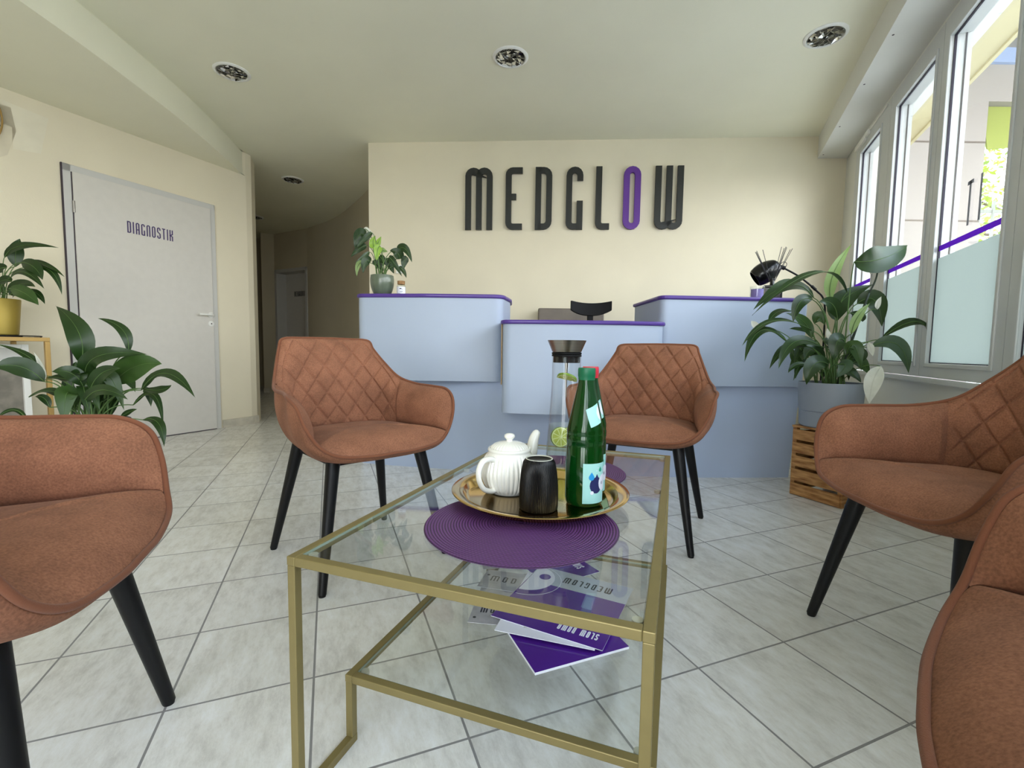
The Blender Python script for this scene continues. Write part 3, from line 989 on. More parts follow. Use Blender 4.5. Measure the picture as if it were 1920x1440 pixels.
KA = 11 * NS                                         # arm pad ends here
def lerp_chain(u, arr):
    """Fractional station."""
    i = int(math.floor(u)); f_ = u - i
    i = max(-NK, min(NK, i)); j = max(-NK, min(NK, i + 1))
    return stat(i, arr).lerp(stat(j, arr), f_)
CEN = Vector((0, -0.03, 0.60))
def inner(u, v):
    r_ = lerp_chain(u, rimH); s_ = lerp_chain(u, seatH)
    h = r_.z - s_.z
    k = min(1.0, max(0.0, h / 0.16))
    e1 = v ** 0.62; e2 = v ** 1.25
    p = Vector((r_.x + (s_.x - r_.x) * (e1 * k + v * (1 - k)), r_.y + (s_.y - r_.y) * (e1 * k + v * (1 - k)), r_.z + (s_.z - r_.z) * (e2 * k + v * (1 - k))))
    d = Vector((CEN.x - p.x, CEN.y - p.y, 0)).normalized()
    return p + d * (0.016 * sin(pi * min(1, v)) * k), d
# arc length of the back panel at mid height, for the diamond pattern
_al = {0: 0.0}
for q in range(1, NK + 1):
    a_ = inner(q - 1, 0.45)[0]; b_ = inner(q, 0.45)[0]
    _al[q] = _al[q - 1] + hypot(b_.x - a_.x, b_.y - a_.y)
def arclen(u):
    s = 1 if u >= 0 else -1; u = abs(u); i = min(NK - 1, int(u))
    return s * (_al[i] + (_al[i + 1] - _al[i]) * (u - i))
def quilt(a, z):
    u = a / 0.080; w = (z - 0.50) / 0.108
    def g(q):
        d = abs(q - round(q))
        return math.exp(-(d / 0.055) ** 2), d
    g1, d1 = g(u + w + 0.5); g2, d2 = g(u - w + 0.5)
    puff = min(d1, d2) * 2
    return 0.0040 * min(1, puff * 1.5) ** 0.8 - 0.0068 * max(g1, g2)
def back_fn(i, j):
    u = -KB + 2 * KB * i; v = j
    p, d = inner(u, v)
    edge = min(1, (1 - abs(u) / KB) * KB / 5.0) * min(1, v / 0.05) * min(1, (1 - v) / 0.04)
    q = quilt(arclen(u), p.z) * max(0.0, edge)
    return p + d * (q - 0.006 * (1 - min(1, edge * 1.2)) * (1 if v > 0.04 else 0))
def arm_fn(sgn):
    def fn(i, j):
        u = sgn * (KB + (KA - KB) * i)
        p, d = inner(u, j)
        r_ = lerp_chain(u, rimH); s_ = lerp_chain(u, seatH)
        k = min(1.0, max(0.0, (r_.z - s_.z) / 0.10))
        edge = min(1, i / 0.05) * (min(1, (1 - j) / 0.06) if j > 0.5 else 1)
        return p + d * ((0.012 * sin(pi * j) ** 0.8 * k + 0.003) * edge * k - 0.006 * (1 - edge) * k)
    return fn
def seat_fn(i, j):
    u = -NK + 2 * NK * i
    s_ = lerp_chain(u, seatH)
    c = Vector((0, -0.045, 0.505))
    r_ = 1 - j
    p = s_.lerp(c, j)
    dome = 0.505 - 0.032 * r_ ** 3.2
    front = max(0.0, min(1.0, (-s_.y - 0.12) / 0.12))
    z = s_.z + (dome - 0.473) * (1 - r_ ** 6) + (c.z - 0.505)
    z0 = s_.z + (0.472 - s_.z) * (1 - r_ ** (5.0 if s_.z < 0.47 else 1.0))
    z = z0 + 0.030 * (1 - r_ ** 3.4) + 0.004 * front * sin(pi * r_)
    # a few soft wrinkles
    z += 0.0012 * sin(p.x * 34 + p.y * 9) * (1 - r_ ** 2)
    return Vector((p.x, p.y, z))
def outer_fn(i, j):
    u = -NK + 2 * NK * i
    r_ = lerp_chain(u, rimH)
    b = Vector((r_.x * 0.60, -0.01 + (r_.y + 0.01) * 0.62, 0.404))
    hgt = r_.z - b.z
    out = 1.0 + 0.06 * min(1, hgt / 0.2)
    c = Vector((r_.x * out, r_.y * out, b.z + hgt * 0.28))
    t = j
    return r_ * (1 - t) ** 2 + c * 2 * t * (1 - t) + b * t * t

def make_chair(label):
    root = thing('armchair', label, 'armchair', group='brown quilted armchairs around the glass table')
    mb = MB(); mb.grid(outer_fn, 2 * NK // 2, 14)
    n = 2 * NK // 2 + 1
    last = [14 * n + k for k in range(n)]
    mb.v.append((0, -0.01, 0.402)); cidx = len(mb.v) - 1
    for k in range(n - 1):
        mb.f.append((last[k], last[k + 1], cidx)); mb.mi.append(0)
    mb.build('shell', 'suede', root, smooth=180)
    mb = MB(); mb.grid(back_fn, 200, 120)
    mb.build('backrest', 'suede', root, smooth=180)
    for s in (1, -1):
        mb = MB(); mb.grid(arm_fn(s), 60, 24)
        mb.build('arm_pad', 'suede', root, smooth=180)
    mb = MB(); mb.grid(seat_fn, NK, 16)
    mb.build('seat', 'suede', root, smooth=180)
    ring = [stat(i, rimH) for i in range(-NK, NK)]
    cen = Vector((0, 0, 0.6))
    pr = [p + Vector((p.x, p.y, 0)).normalized() * 0.0030 + Vector((0, 0, 0.0020)) for p in ring]
    MB().tube(pr, 0.0058, 8, closed=True).build('piping', 'piping', root, smooth=180)
    for sx in (1, -1):
        for sy in (1, -1):
            a_ = Vector((sx * 0.166, sy * 0.160 - 0.005, 0.418)); b_ = Vector((sx * 0.2385, sy * 0.2385, 0.006))
            mb = MB(); mb.tube([a_, a_.lerp(b_, 0.5), b_], lambda q: 0.0235 - 0.0105 * q, 20)
            lg = mb.build('leg', 'blackleg', root, smooth=50)
            mb = MB(); mb.lathe([(0.0, 0.0), (0.011, 0.0), (0.012, 0.008), (0.0, 0.008)], (b_.x, b_.y, 0), 16)
            mb.build('glide', 'blackleg', lg, smooth=50)
    mb = MB(); mb.box((-0.17, -0.16, 0.392), (0.17, 0.15, 0.408))
    mb.build('mount_plate', 'blackleg', root, bevel=0.004)
    return root

CH = [((-0.5901, 1.7615), 43.98, 'brown quilted armchair in front of the corridor end of the counter, black legs fully visible'),
      ((0.5958, 2.0661), -26.28, 'brown quilted armchair behind the green bottles, at the far end of the glass table'),
      ((1.1435, 1.1038), -93.92, 'brown armchair with its back to the windows, in front of the wooden crate'),
      ((0.6502, 0.2736), -132.65, 'brown armchair nearest the lens beside the window chair, mostly cut off by the frame'),
      ((-0.8894, 0.6657), 111.04, 'brown armchair in front of the door-side peace lily, cut off by the frame')]
proto = make_chair(CH[0][2])
for k, (xy, ang, lab) in enumerate(CH):
    o = proto if k == 0 else copy_tree(proto)
    o.location = (xy[0], xy[1], 0); o.rotation_euler = (0, 0, radians(ang)); o['label'] = lab

# ------------------------------------------------------------------ glass coffee table
TA = atan2(-0.337, 0.9415)
E1 = Vector((cos(TA), sin(TA))); E2 = Vector((-sin(TA), cos(TA)))
def tpt(a, b):
    return E1 * a + E2 * b
TC = tpt(-0.3065, 1.101)
tb = thing('coffee_table', 'gold framed two-tier coffee table with clear glass tops in the middle of the chairs', 'coffee table', (TC.x, TC.y, 0), TA)
hx, hy = 0.2935, 0.524; T = 0.0165; ZT = 0.447; ZS = 0.146; sy0, sy1 = -0.386, 0.352
mb = MB()
for sx in (-1, 1):
    mb.box((sx * hx - (T if sx > 0 else 0), -hy, ZT - 0.0155), (sx * hx + (T if sx < 0 else 0), hy, ZT))
for s in (-1, 1):
    mb.box((-hx + T, s * hy - (T if s > 0 else 0), ZT - 0.0155), (hx - T, s * hy + (T if s < 0 else 0), ZT))
mb.build('top_frame', 'gold', tb, bevel=0.0015)
mb = MB()
hs_ = hx + 0.005
for sx in (-1, 1):
    x_ = hs_ if sx > 0 else hx
    mb.box((sx * x_ - (T if sx > 0 else 0), sy0, ZS - 0.0155), (sx * x_ + (T if sx < 0 else 0), sy1, ZS))
for s in (sy0, sy1 - T):
    mb.box((-hx + T, s, ZS - 0.0155), (hs_ - T, s + T, ZS))
mb.build('shelf_frame', 'gold', tb, bevel=0.0015)
for sx in (-1, 1):
    x0 = sx * hx - (T if sx > 0 else 0)
    for s in (-1, 1):
        y0 = s * hy - (T if s > 0 else 0)
        MB().box((x0 + 0.0006, y0 + 0.0006, 0), (x0 + T - 0.0006, y0 + T - 0.0006, ZT - 0.0155)).build('leg', 'gold', tb, bevel=0.0012)
        ys = sy0 if s < 0 else sy1 - T
        MB().box((x0 + 0.0006, ys + 0.0006, T), (x0 + T - 0.0006, ys + T - 0.0006, ZS - 0.0155)).build('shelf_post', 'gold', tb, bevel=0.0012)
        lo = min(y0 + T, ys + T) if s < 0 else ys
        hi = ys + T if s < 0 else y0
        if s < 0:
            lo, hi = -hy + T, ys + T
        MB().box((x0 + 0.0006, lo, 0), (x0 + T - 0.0006, hi, T)).build('floor_runner', 'gold', tb, bevel=0.0012)
def pane(z0, z1, y0, y1, name):
    mb = MB(); mb.box((-hx + T + .001, y0, z0), (hx - T - .001, y1, z1))
    g = mb.build(name, ['tableglass', 'glassedge'], tb)
    for p in g.data.polygons:
        if abs(p.normal.z) < 0.5:
            p.material_index = 1
    return g
pane(ZT - 0.0062, ZT - 0.0012, -hy + T + .001, hy - T - .001, 'glass_top')
pane(ZS - 0.0062, ZS - 0.0012, sy0 + T + .001, sy1 - T - .001, 'glass_shelf')
for sx in (-1, 1):
    for (yy, zz) in ((-hy + T + 0.018, ZT), (hy - T - 0.018, ZT), (0.12, ZT), (sy0 + T + 0.015, ZS), (sy1 - T - 0.015, ZS)):
        mb = MB(); mb.lathe([(0.0, -0.014), (0.008, -0.014), (0.008, -0.0064), (0.0, -0.0064)], (sx * (hx - T - 0.008), yy, zz), 14)
        mb.build('glass_pad', 'rubber', tb, smooth=40)

ZG = ZT - 0.0010                                      # top of the glass
def on_table(a, b):
    p = tpt(a, b); return p
# woven mats
def make_mat(label, p):
    prof = [(0.0, 0.0), (0.1895, 0.0), (0.1915, 0.0015), (0.190, 0.0030)]
    N = 34
    for k in range(N):
        r1 = 0.190 * (1 - k / N); r0 = 0.190 * (1 - (k + 1) / N)
        for q in (0.15, 0.5, 0.85):
            prof.append((r1 + (r0 - r1) * q, 0.0026 + 0.0013 * sin(pi * q)))
    prof.append((0.0, 0.0032))
    mb = MB(); mb.lathe(prof, (0, 0, 0), 96)
    return tag(mb.build('placemat', 'weave', None, smooth=60, loc=(p.x, p.y, ZG)), label, 'placemat', 'round woven placemats')
m1 = on_table(-0.283, 0.857); m2 = on_table(-0.315, 1.283)
make_mat('round purple woven placemat under the near edge of the gold tray, over the brochures', m1)
make_mat('round purple woven placemat seen behind the bottles and the gold tray', m2)
# tray
TP = Vector((0.068, 1.062)); TZ = ZG + 0.0046
mb = MB()
mb.lathe([(0.0, 0.0), (0.163, 0.0), (0.1725, 0.004), (0.1795, 0.0175), (0.2025, 0.0215), (0.2040, 0.0228), (0.2025, 0.0238), (0.1795, 0.0198),
          (0.1785, 0.0190), (0.1718, 0.0058), (0.163, 0.0018), (0.0, 0.0018)], (0, 0, 0), 128)
tag(mb.build('serving_tray', 'brass', None, smooth=50, loc=(TP.x, TP.y, TZ)), 'polished gold round tray carrying the teapot, tumbler and bottles', 'tray')
SZ = TZ + 0.0022                                      # standing height on the tray
# teapot
tp = thing('teapot', 'white ribbed porcelain teapot with knobbed lid on the gold tray', 'teapot', (-0.004, 1.098, SZ), radians(45))
def ribs(r, z, a):
    k = max(0.0, min(1.0, (z - 0.004) / 0.012)) * max(0.0, min(1.0, (0.096 - z) / 0.012))
    return r + k * 0.0017 * (abs(sin(a * 19)) * 2 - 1.2)
prof = [(0.0, 0.002), (0.040, 0.0), (0.044, 0.001)] + [(p.x, p.y) for p in cr([(0.046, 0.003), (0.0575, 0.018), (0.0665, 0.042), (0.0668, 0.060), (0.060, 0.082), (0.0505, 0.098)], 6)]
prof += [(0.0505, 0.100), (0.0518, 0.1015), (0.0518, 0.1045), (0.0500, 0.1075), (0.0470, 0.1078), (0.0455, 0.1050), (0.0, 0.1045)]
mb = MB(); mb.lathe(prof, (0, 0, 0), 228, rfun=ribs)
mb.build('body', 'porcelain', tp, smooth=60)
def lribs(r, z, a):
    k = max(0.0, min(1.0, (0.1205 - z) / 0.004)) * max(0.0, min(1.0, (r - 0.012) / 0.01))
    return r + k * 0.0007 * sin(a * 34)
mb = MB()
mb.lathe([(0.0, 0.1050), (0.0445, 0.1052), (0.0448, 0.1075), (0.0425, 0.1115), (0.036, 0.1165), (0.026, 0.1205), (0.013, 0.1225), (0.0, 0.1230)], (0, 0, 0), 204, rfun=lribs)
ld = mb.build('lid', 'porcelain', tp, smooth=60)
mb = MB()
mb.lathe([(0.0, 0.1220), (0.0080, 0.1222), (0.0070, 0.1260), (0.0105, 0.1295), (0.0132, 0.1335), (0.0120, 0.1385), (0.0070, 0.1412), (0.0, 0.1418)], (0, 0, 0), 32)
mb.build('knob', 'porcelain', ld, smooth=80)
hp = cr([(0, -0.052, 0.084), (0, -0.068, 0.090), (0, -0.090, 0.088), (0, -0.103, 0.070), (0, -0.101, 0.046), (0, -0.086, 0.024), (0, -0.062, 0.014), (0, -0.050, 0.018)], 6)
mb = MB(); mb.tube(hp, lambda q: 0.0085 + 0.0012 * cos(q * 2 * pi), 14, flat=0.72)
hh = mb.build('handle', 'porcelain', tp, smooth=80)
hh.rotation_euler = (0, 0, radians(-86))
sp = cr([(0, 0.052, 0.050), (0, 0.078, 0.060), (0, 0.094, 0.086), (0, 0.102, 0.110), (0, 0.112, 0.124), (0, 0.119, 0.127)], 7)
mb = MB(); mb.tube(sp, lambda q: 0.0200 - 0.0115 * q, 18, caps=True)
ss = mb.build('spout', 'porcelain', tp, smooth=80)
ss.rotation_euler = (0, 0, radians(-82))
# tumbler, bottom up
mg = thing('tumbler', 'black ribbed tumbler standing upside down beside the white teapot', 'cup', (0.061, 0.985, SZ))
def mribs(r, z, a):
    return r + (0.00045 * sin(a * 72) if r > 0.033 else 0)
mb = MB()
mb.lathe([(0.037, 0.002), (0.0405, 0.0), (0.0415, 0.002), (0.0420, 0.022), (0.0412, 0.050), (0.0385, 0.080), (0.0345, 0.100), (0.0305, 0.1075), (0.0293, 0.1085)], (0, 0, 0), 288, rfun=mribs)
mb.lathe([(0.0268, 0.1075), (0.024, 0.1055), (0.0, 0.1050)], (0, 0, 0), 48)
mb.build('body', 'blackmug', mg, smooth=50)
mb = MB(); mb.lathe([(0.0296, 0.1082), (0.0290, 0.1094), (0.0276, 0.1094), (0.0266, 0.1074)], (0, 0, 0), 64)
mb.build('foot_ring', 'mugfoot', mg, smooth=60)

# bottles
BPROF = [(0.0, 0.004), (0.030, 0.003), (0.038, 0.0), (0.0415, 0.004), (0.0422, 0.012), (0.0422, 0.128), (0.0413, 0.131), (0.0413, 0.137), (0.0424, 0.140), (0.0424, 0.152),
         (0.0414, 0.155), (0.0414, 0.158), (0.0420, 0.161), (0.0412, 0.170), (0.0375, 0.186), (0.0300, 0.218), (0.0235, 0.248), (0.0190, 0.268), (0.0180, 0.278), (0.0175, 0.281)]
def brad(h):
    for (r0, z0), (r1, z1) in zip(BPROF, BPROF[1:]):
        if z0 <= h <= z1 and z1 > z0:
            return r0 + (r1 - r0) * (h - z0) / (z1 - z0)
    return 0.042
def make_bottle(label, cap):
    bt = thing('water_bottle', label, 'bottle', group='green glass water bottles on the tray'); bt.scale = (0.975, 0.975, 1)
    def facet(r, z, a):
        k = max(0.0, min(1.0, (z - 0.172) / 0.02))
        return r * (1 + 0.012 * k * abs(sin(a * 7)))
    mb = MB(); mb.lathe(BPROF, (0, 0, 0), 112, rfun=facet)
    inn = [(max(0.0, r - 0.0032), z if 0.004 < z else z + 0.005) for r, z in BPROF if z > 0.0035]
    mb.lathe([(0.0, 0.010), (0.030, 0.010)] + [q for q in inn if q[1] > 0.011], (0, 0, 0), 56)
    mb.build('glass', 'greenglass', bt, smooth=50)
    mb = MB(); mb.lathe([(0.0185, 0.277), (0.0192, 0.280), (0.0186, 0.2825), (0.0198, 0.2845), (0.0198, 0.3000), (0.0188, 0.3035), (0.0, 0.3040)], (0, 0, 0), 40, rfun=lambda r, z, a: r + (0.0003 * sin(a * 60) if r > 0.0195 else 0))
    mb.build('cap', cap, bt, smooth=50)
    # paper labels follow the glass: a = metres around the bottle, h = height
    def wrap(mb, poly, off=0.0006, mi=0, n=10):
        """Fill a convex outline in (a, h) as a curved patch."""
        c = (sum(p[0] for p in poly) / len(poly), sum(p[1] for p in poly) / len(poly))
        rings = []
        k = len(poly)
        den = []
        for i in range(k):
            for s in range(n):
                p, q = poly[i], poly[(i + 1) % k]
                den.append((p[0] + (q[0] - p[0]) * s / n, p[1] + (q[1] - p[1]) * s / n))
        o = len(mb.v); R = 8
        for j in range(R + 1):
            f_ = 1 - j / R
            for p in den:
                a_ = c[0] + (p[0] - c[0]) * f_; h_ = c[1] + (p[1] - c[1]) * f_
                r_ = brad(h_) * (1.012 if h_ > 0.19 else 1.0) + off; th = a_ / 0.0422
                mb.v.append((r_ * sin(th), -r_ * cos(th), h_))
        m = len(den)
        for j in range(R):
            for i in range(m):
                mb.f.append((o + j * m + i, o + j * m + (i + 1) % m, o + (j + 1) * m + (i + 1) % m, o + (j + 1) * m + i)); mb.mi.append(mi)
    circ = lambda a, h, r, k=20, sy=1.0: [(a + r * cos(2 * pi * i / k), h + r * sy * sin(2 * pi * i / k)) for i in range(k)]
    drop = lambda a, h, r: [(a, h + r * 1.75)] + [(a + r * cos(radians(x)), h + r * sin(radians(x))) for x in range(40, -221, -20)]
    mb = MB(); wrap(mb, [(-0.003, 0.010), (0.056, 0.010), (0.056, 0.098), (-0.003, 0.098)])
    fl = mb.build('front_label', ['mint'], bt, smooth=180)
    mb = MB()
    wrap(mb, circ(0.029, 0.050, 0.0165, sy=1.1), 0.0009, 0, 1)
    wrap(mb, [(0.024, 0.064), (0.036, 0.064), (0.030, 0.075)], 0.0009, 0, 3)
    wrap(mb, drop(0.0165, 0.068, 0.0066), 0.0011, 1, 1)
    wrap(mb, circ(0.050, 0.054, 0.0150, sy=1.25), 0.0011, 2, 1)
    wrap(mb, drop(0.0400, 0.083, 0.0042), 0.0011, 3, 1)
    wrap(mb, circ(0.018, 0.034, 0.0042), 0.0012, 2, 1)
    for (x, y, r) in ((0.033, 0.088, 0.0012), (0.029, 0.082, 0.0012), (0.036, 0.078, 0.0010)):
        wrap(mb, circ(x, y, r, 8), 0.0011, 2, 1)
    for (x0, y0, x1, y1) in ((0.0425, 0.050, 0.0445, 0.058), (0.0445, 0.058, 0.0450, 0.050), (0.0425, 0.054, 0.0455, 0.0545), (0.0470, 0.050, 0.0478, 0.056), (0.0495, 0.050, 0.0500, 0.0585)):
        d_ = Vector((y0 - y1, x1 - x0)).normalized() * 0.0004
        wrap(mb, [(x0 - d_.x, y0 - d_.y), (x1 - d_.x, y1 - d_.y), (x1 + d_.x, y1 + d_.y), (x0 + d_.x, y0 + d_.y)], 0.0013, 0, 2)
    mb.build('label_print', ['navy', 'skyblue', 'paper', 'teal'], fl, smooth=180)
    mb = MB(); wrap(mb, [(-0.105, 0.012), (-0.055, 0.012), (-0.055, 0.098), (-0.105, 0.098)])
    mb.build('back_label', 'mint', bt, smooth=180)
    mb = MB(); wrap(mb, [(0.013, 0.176), (0.046, 0.186), (0.042, 0.228), (0.000, 0.214)], 0.0008)
    nl = mb.build('neck_label', 'mint', bt, smooth=180)
    mb = MB(); wrap(mb, [(0.046, 0.190), (0.036, 0.196), (0.032, 0.207), (0.036, 0.219), (0.0425, 0.224)], 0.0011)
    mb.build('label_print', 'paper', nl, smooth=180)
    return bt
b1 = make_bottle('green glass water bottle with dark green cap at the front of the tray', 'greencap')
b1.location = (0.1650, 1.0235, SZ); b1.rotation_euler = (0, 0, radians(-9))
b2 = make_bottle('green glass water bottle with red cap standing behind the green-capped one', 'redcap')
b2.location = (0.1870, 1.1040, SZ); b2.rotation_euler = (0, 0, radians(-10))

# carafe
CZ = ZG + 0.0047
cf = thing('carafe', 'clear glass carafe with steel pouring lid and lime slices inside, on the farther placemat', 'carafe', (0.1535, 1.3140, CZ))
K_ = 1.09
CP = [(r * K_, z) for r, z in [(0.0, 0.0), (0.047, 0.0), (0.0495, 0.003), (0.0495, 0.02), (0.0475, 0.070), (0.0430, 0.140), (0.0385, 0.215), (0.0366, 0.270), (0.0370, 0.318), (0.0378, 0.330)]]
SCL = lambda prof: [(r * K_, z - 0.003) for r, z in prof]
CPs = [(p.x, p.y) for p in cr(CP[3:], 6)]
mb = MB(); mb.lathe(CP[:3] + CPs, (0, 0, 0), 72); mb.build('glass', 'clear', cf, smooth=60)
mb = MB(); mb.lathe([(0.0, 0.004), (0.0500, 0.004), (0.0515, 0.010)] + [(r - 0.0020, z) for r, z in CPs if 0.02 < z < 0.131] + [(0.0446, 0.132), (0.0, 0.132)], (0, 0, 0), 72)
mb.build('water', 'water', cf, smooth=50)
mb = MB(); mb.lathe(SCL([(0.0, 0.312), (0.0345, 0.312), (0.0345, 0.329), (0.0385, 0.330), (0.0385, 0.3335), (0.0365, 0.335), (0.0385, 0.3368), (0.0385, 0.340), (0.034, 0.342), (0.0, 0.342)]), (0, 0, 0), 56)
mb.build('seal', 'blackmatt', cf, smooth=40)
mb = MB(); mb.lathe(SCL([(0.0, 0.342), (0.0370, 0.342), (0.0385, 0.345), (0.0500, 0.3745), (0.0490, 0.3745), (0.0372, 0.348), (0.0, 0.347)]), (0, 0, 0), 72)
mb.build('pouring_lid', 'steel', cf, smooth=40)
mb = MB(); mb.tube([(0, 0, 0.312), (0, 0, 0.212)], lambda q: 0.0042 if q < 0.2 else 0.0020, 12); mb.tube([(0, 0, 0.312), (0, 0, 0.294)], 0.0045, 12)
mb.build('infuser_rod', 'steel', cf, smooth=40)
def lime(label, loc, rot, cut=False):
    l = thing('lime_slice', label, 'lime slice', loc, group='lime slices in the carafe')
    l.rotation_euler = rot
    a1 = pi if cut else 2 * pi
    R = 0.0285
    mb = MB(); mb.lathe([(R - 0.001, -0.0035), (R, -0.003), (R, 0.003), (R - 0.001, 0.0035)], (0, 0, 0), 40, a1=a1)
    mb.build('rind', 'limerind', l, smooth=40)
    mb = MB(); mb.lathe([(0.0, -0.0034), (R - 0.001, -0.0034), (R - 0.001, 0.0034), (0.0, 0.0034)], (0, 0, 0), 40, a1=a1)
    mb.build('pith', 'limepith', l, smooth=40)
    mb = MB()
    k = 4 if cut else 9
    for i in range(k):
        t0 = a1 * (i + 0.08) / k; t1 = a1 * (i + 0.92) / k
        pts = [(0.003 * cos((t0 + t1) / 2), 0.003 * sin((t0 + t1) / 2))] + [((R - 0.004) * cos(t0 + (t1 - t0) * q / 5), (R - 0.004) * sin(t0 + (t1 - t0) * q / 5)) for q in range(6)]
        mb.prism(pts, -0.0039, 0.0039)
    mb.build('flesh', 'limeflesh', l)
    return l
cx, cy = 0.1535, 1.3140
lime('half lime slice skewered on the rod above the water in the carafe', (cx + 0.002, cy, CZ + 0.263), (radians(32), radians(-12), radians(170)), True)
lime('round lime slice upright in the water, facing the lens', (cx - 0.014, cy - 0.012, CZ + 0.098), (radians(84), radians(8), radians(14)))
lime('round lime slice half hidden behind the upright one in the water', (cx + 0.014, cy + 0.012, CZ + 0.094), (radians(70), radians(-10), radians(-24)))

# brochures on the lower shelf
BZ = ZS - 0.0010
def leaflet(name, label, cat, a, b, ang, w, h, z, th, mats, extra=None, curl=0.0):
    """Rectangle with its corner at table coords (a, b), first edge at ang (deg, table frame)."""
    p = tpt(a, b)
    o = thing(name, label, cat, (p.x, p.y, BZ + z), TA + radians(ang), group='printed matter on the lower glass shelf')
    mb = MB(); mb.box((0, 0, 0), (w, h, th)); mb.build('pages', mats[0], o)
    mb = MB(); mb.box((0, 0, th), (w, h, th + 0.0003)); mb.build('cover', mats[1], o)
    if extra:
        extra(o, w, h, th + 0.0004)
    return o
def up_text(mb, text, x, y, size, z, ang=180, mi=0, width=None):
    a_ = radians(ang)
    lettering(mb, text, (x, y, z), (cos(a_), sin(a_), 0), (-sin(a_), cos(a_), 0), (0, 0, 1), size, 0.0002, width=width, t=0.13, mi=mi)
def ex_c(o, w, h, z):
    mb = MB(); up_text(mb, 'LOW', w - 0.012, 0.055, 0.024, z, 90); mb.build('lettering', 'paper', o)
leaflet('brochure', 'thick purple brochure at the bottom of the pile, its corner towards the lens', 'brochure', -0.246, 0.848, 42.2, 0.227, 0.290, 0.0000, 0.0055, ('paper', 'purplepaper'), ex_c)
def ex_f(o, w, h, z):
    mb = MB(); up_text(mb, 'SINN', 0.075, h - 0.02, 0.028, z, 180); mb.build('lettering', 'paper', o)
leaflet('brochure', 'purple brochure poking out on the far side of the pile', 'brochure', -0.400, 1.262, -41, 0.118, 0.180, 0.0058, 0.0012, ('paper', 'purplepaper'), ex_f)
leaflet('brochure', 'purple brochure whose pale edged corner sticks out towards the window side of the table', 'brochure', -0.222, 1.052, 49, 0.155, 0.205, 0.0074, 0.0014, ('paper', 'purplepaper'))
def ex_d(o, w, h, z):
    mb = MB(); up_text(mb, 'MOW', 0.020, 0.045, 0.030, z, 0, width=0.06)
    mb.lathe([(0.0, 0.0), (0.004, 0.0), (0.004, 0.0002), (0.0, 0.0002)], (0.012, 0.022, z), 16); mb.build('lettering', 'ink', o)
leaflet('leaflet', 'narrow grey leaflet whose lettered end peeps out beside the white page', 'leaflet', -0.443, 0.950, 12, 0.105, 0.215, 0.0093, 0.0005, ('paper', 'greypaper'), ex_d)
leaflet('leaflet', 'grey photo leaflet lying crosswise beneath the round placemat edge', 'leaflet', -0.511, 1.203, 31, 0.120, 0.115, 0.0104, 0.0005, ('paper', 'greypaper'))
def ex_e(o, w, h, z):
    mb = MB(); up_text(mb, 'MOD', 0.022, 0.040, 0.028, z, 0, width=0.075)
    mb.lathe([(0.0, 0.0), (0.004, 0.0), (0.004, 0.0002), (0.0, 0.0002)], (0.012, 0.07, z), 16); mb.build('lettering', 'ink', o)
leaflet('leaflet', 'grey lettered leaflet half under the silver and purple brochure', 'leaflet', -0.488, 1.105, 5, 0.210, 0.100, 0.0116, 0.0005, ('paper', 'greypaper'), ex_e)
def ex_w(o, w, h, z):
    mb = MB(); mb.box((0.06, 0.03, z), (0.20, 0.12, z + 0.0002)); mb.build('photo', 'greypaper', o)
leaflet('brochure', 'open white page under the silver and purple brochure', 'brochure', -0.370, 0.938, 2.5, 0.226, 0.290, 0.0130, 0.0012, ('paper', 'paper'), ex_w)
def ex_a(o, w, h, z):
    mb = MB(); mb.box((0.0, h - 0.088, z), (w, h, z + 0.0002)); mb.build('silver_band', 'silverpaper', o)
    zc = z + 0.0003
    mb = MB()
    n = 28
    cxx, cyy, rr = 0.0, h - 0.075, 0.072
    pts = [(0.0, h - 0.003)] + [(cxx + rr * cos(radians(88 - 176 * i / n)), cyy + rr * sin(radians(88 - 176 * i / n))) for i in range(n + 1)]
    mb.prism([(max(0.0, x), min(h, y)) for x, y in pts[1:]], zc, zc + 0.0002); mb.build('white_circle', 'paper', o)
    mb = MB(); mb.lathe([(0.0, 0.0), (0.016, 0.0), (0.016, 0.0002), (0.0, 0.0002)], (0.040, h - 0.055, zc + 0.0003), 24); mb.build('purple_dot', 'purplepaper', o)
    mb = MB(); mb.ribbon([(0.002 + 0.092 * cos(radians(88 - 176 * i / 40)), h - 0.085 + 0.085 * sin(radians(88 - 176 * i / 40))) for i in range(41) if h - 0.085 + 0.085 * sin(radians(88 - 176 * i / 40)) < h - 0.002], 0.0012, (0, 0, zc), (1, 0, 0), (0, 1, 0), (0, 0, 1), 0.0002); mb.build('white_ring', 'paper', o)
    mb = MB(); up_text(mb, 'MEDGLOW', w - 0.045, h - 0.030, 0.030, zc, 180, width=0.135); mb.build('lettering', 'ink', o)
    mb = MB(); up_text(mb, 'SLOW DOWN', w - 0.020, 0.050, 0.024, zc, 180, width=0.095)
    up_text(mb, 'YOUR SOUL', w - 0.020, 0.085, 0.024, zc, 180, width=0.095); mb.build('slogan', 'paper', o)
leaflet('brochure', 'silver and purple glossy brochure with a white half circle on top of the pile', 'brochure', -0.398, 0.985, -7.5, 0.272, 0.290, 0.0150, 0.0012, ('paper', 'purplepaper'), ex_a)
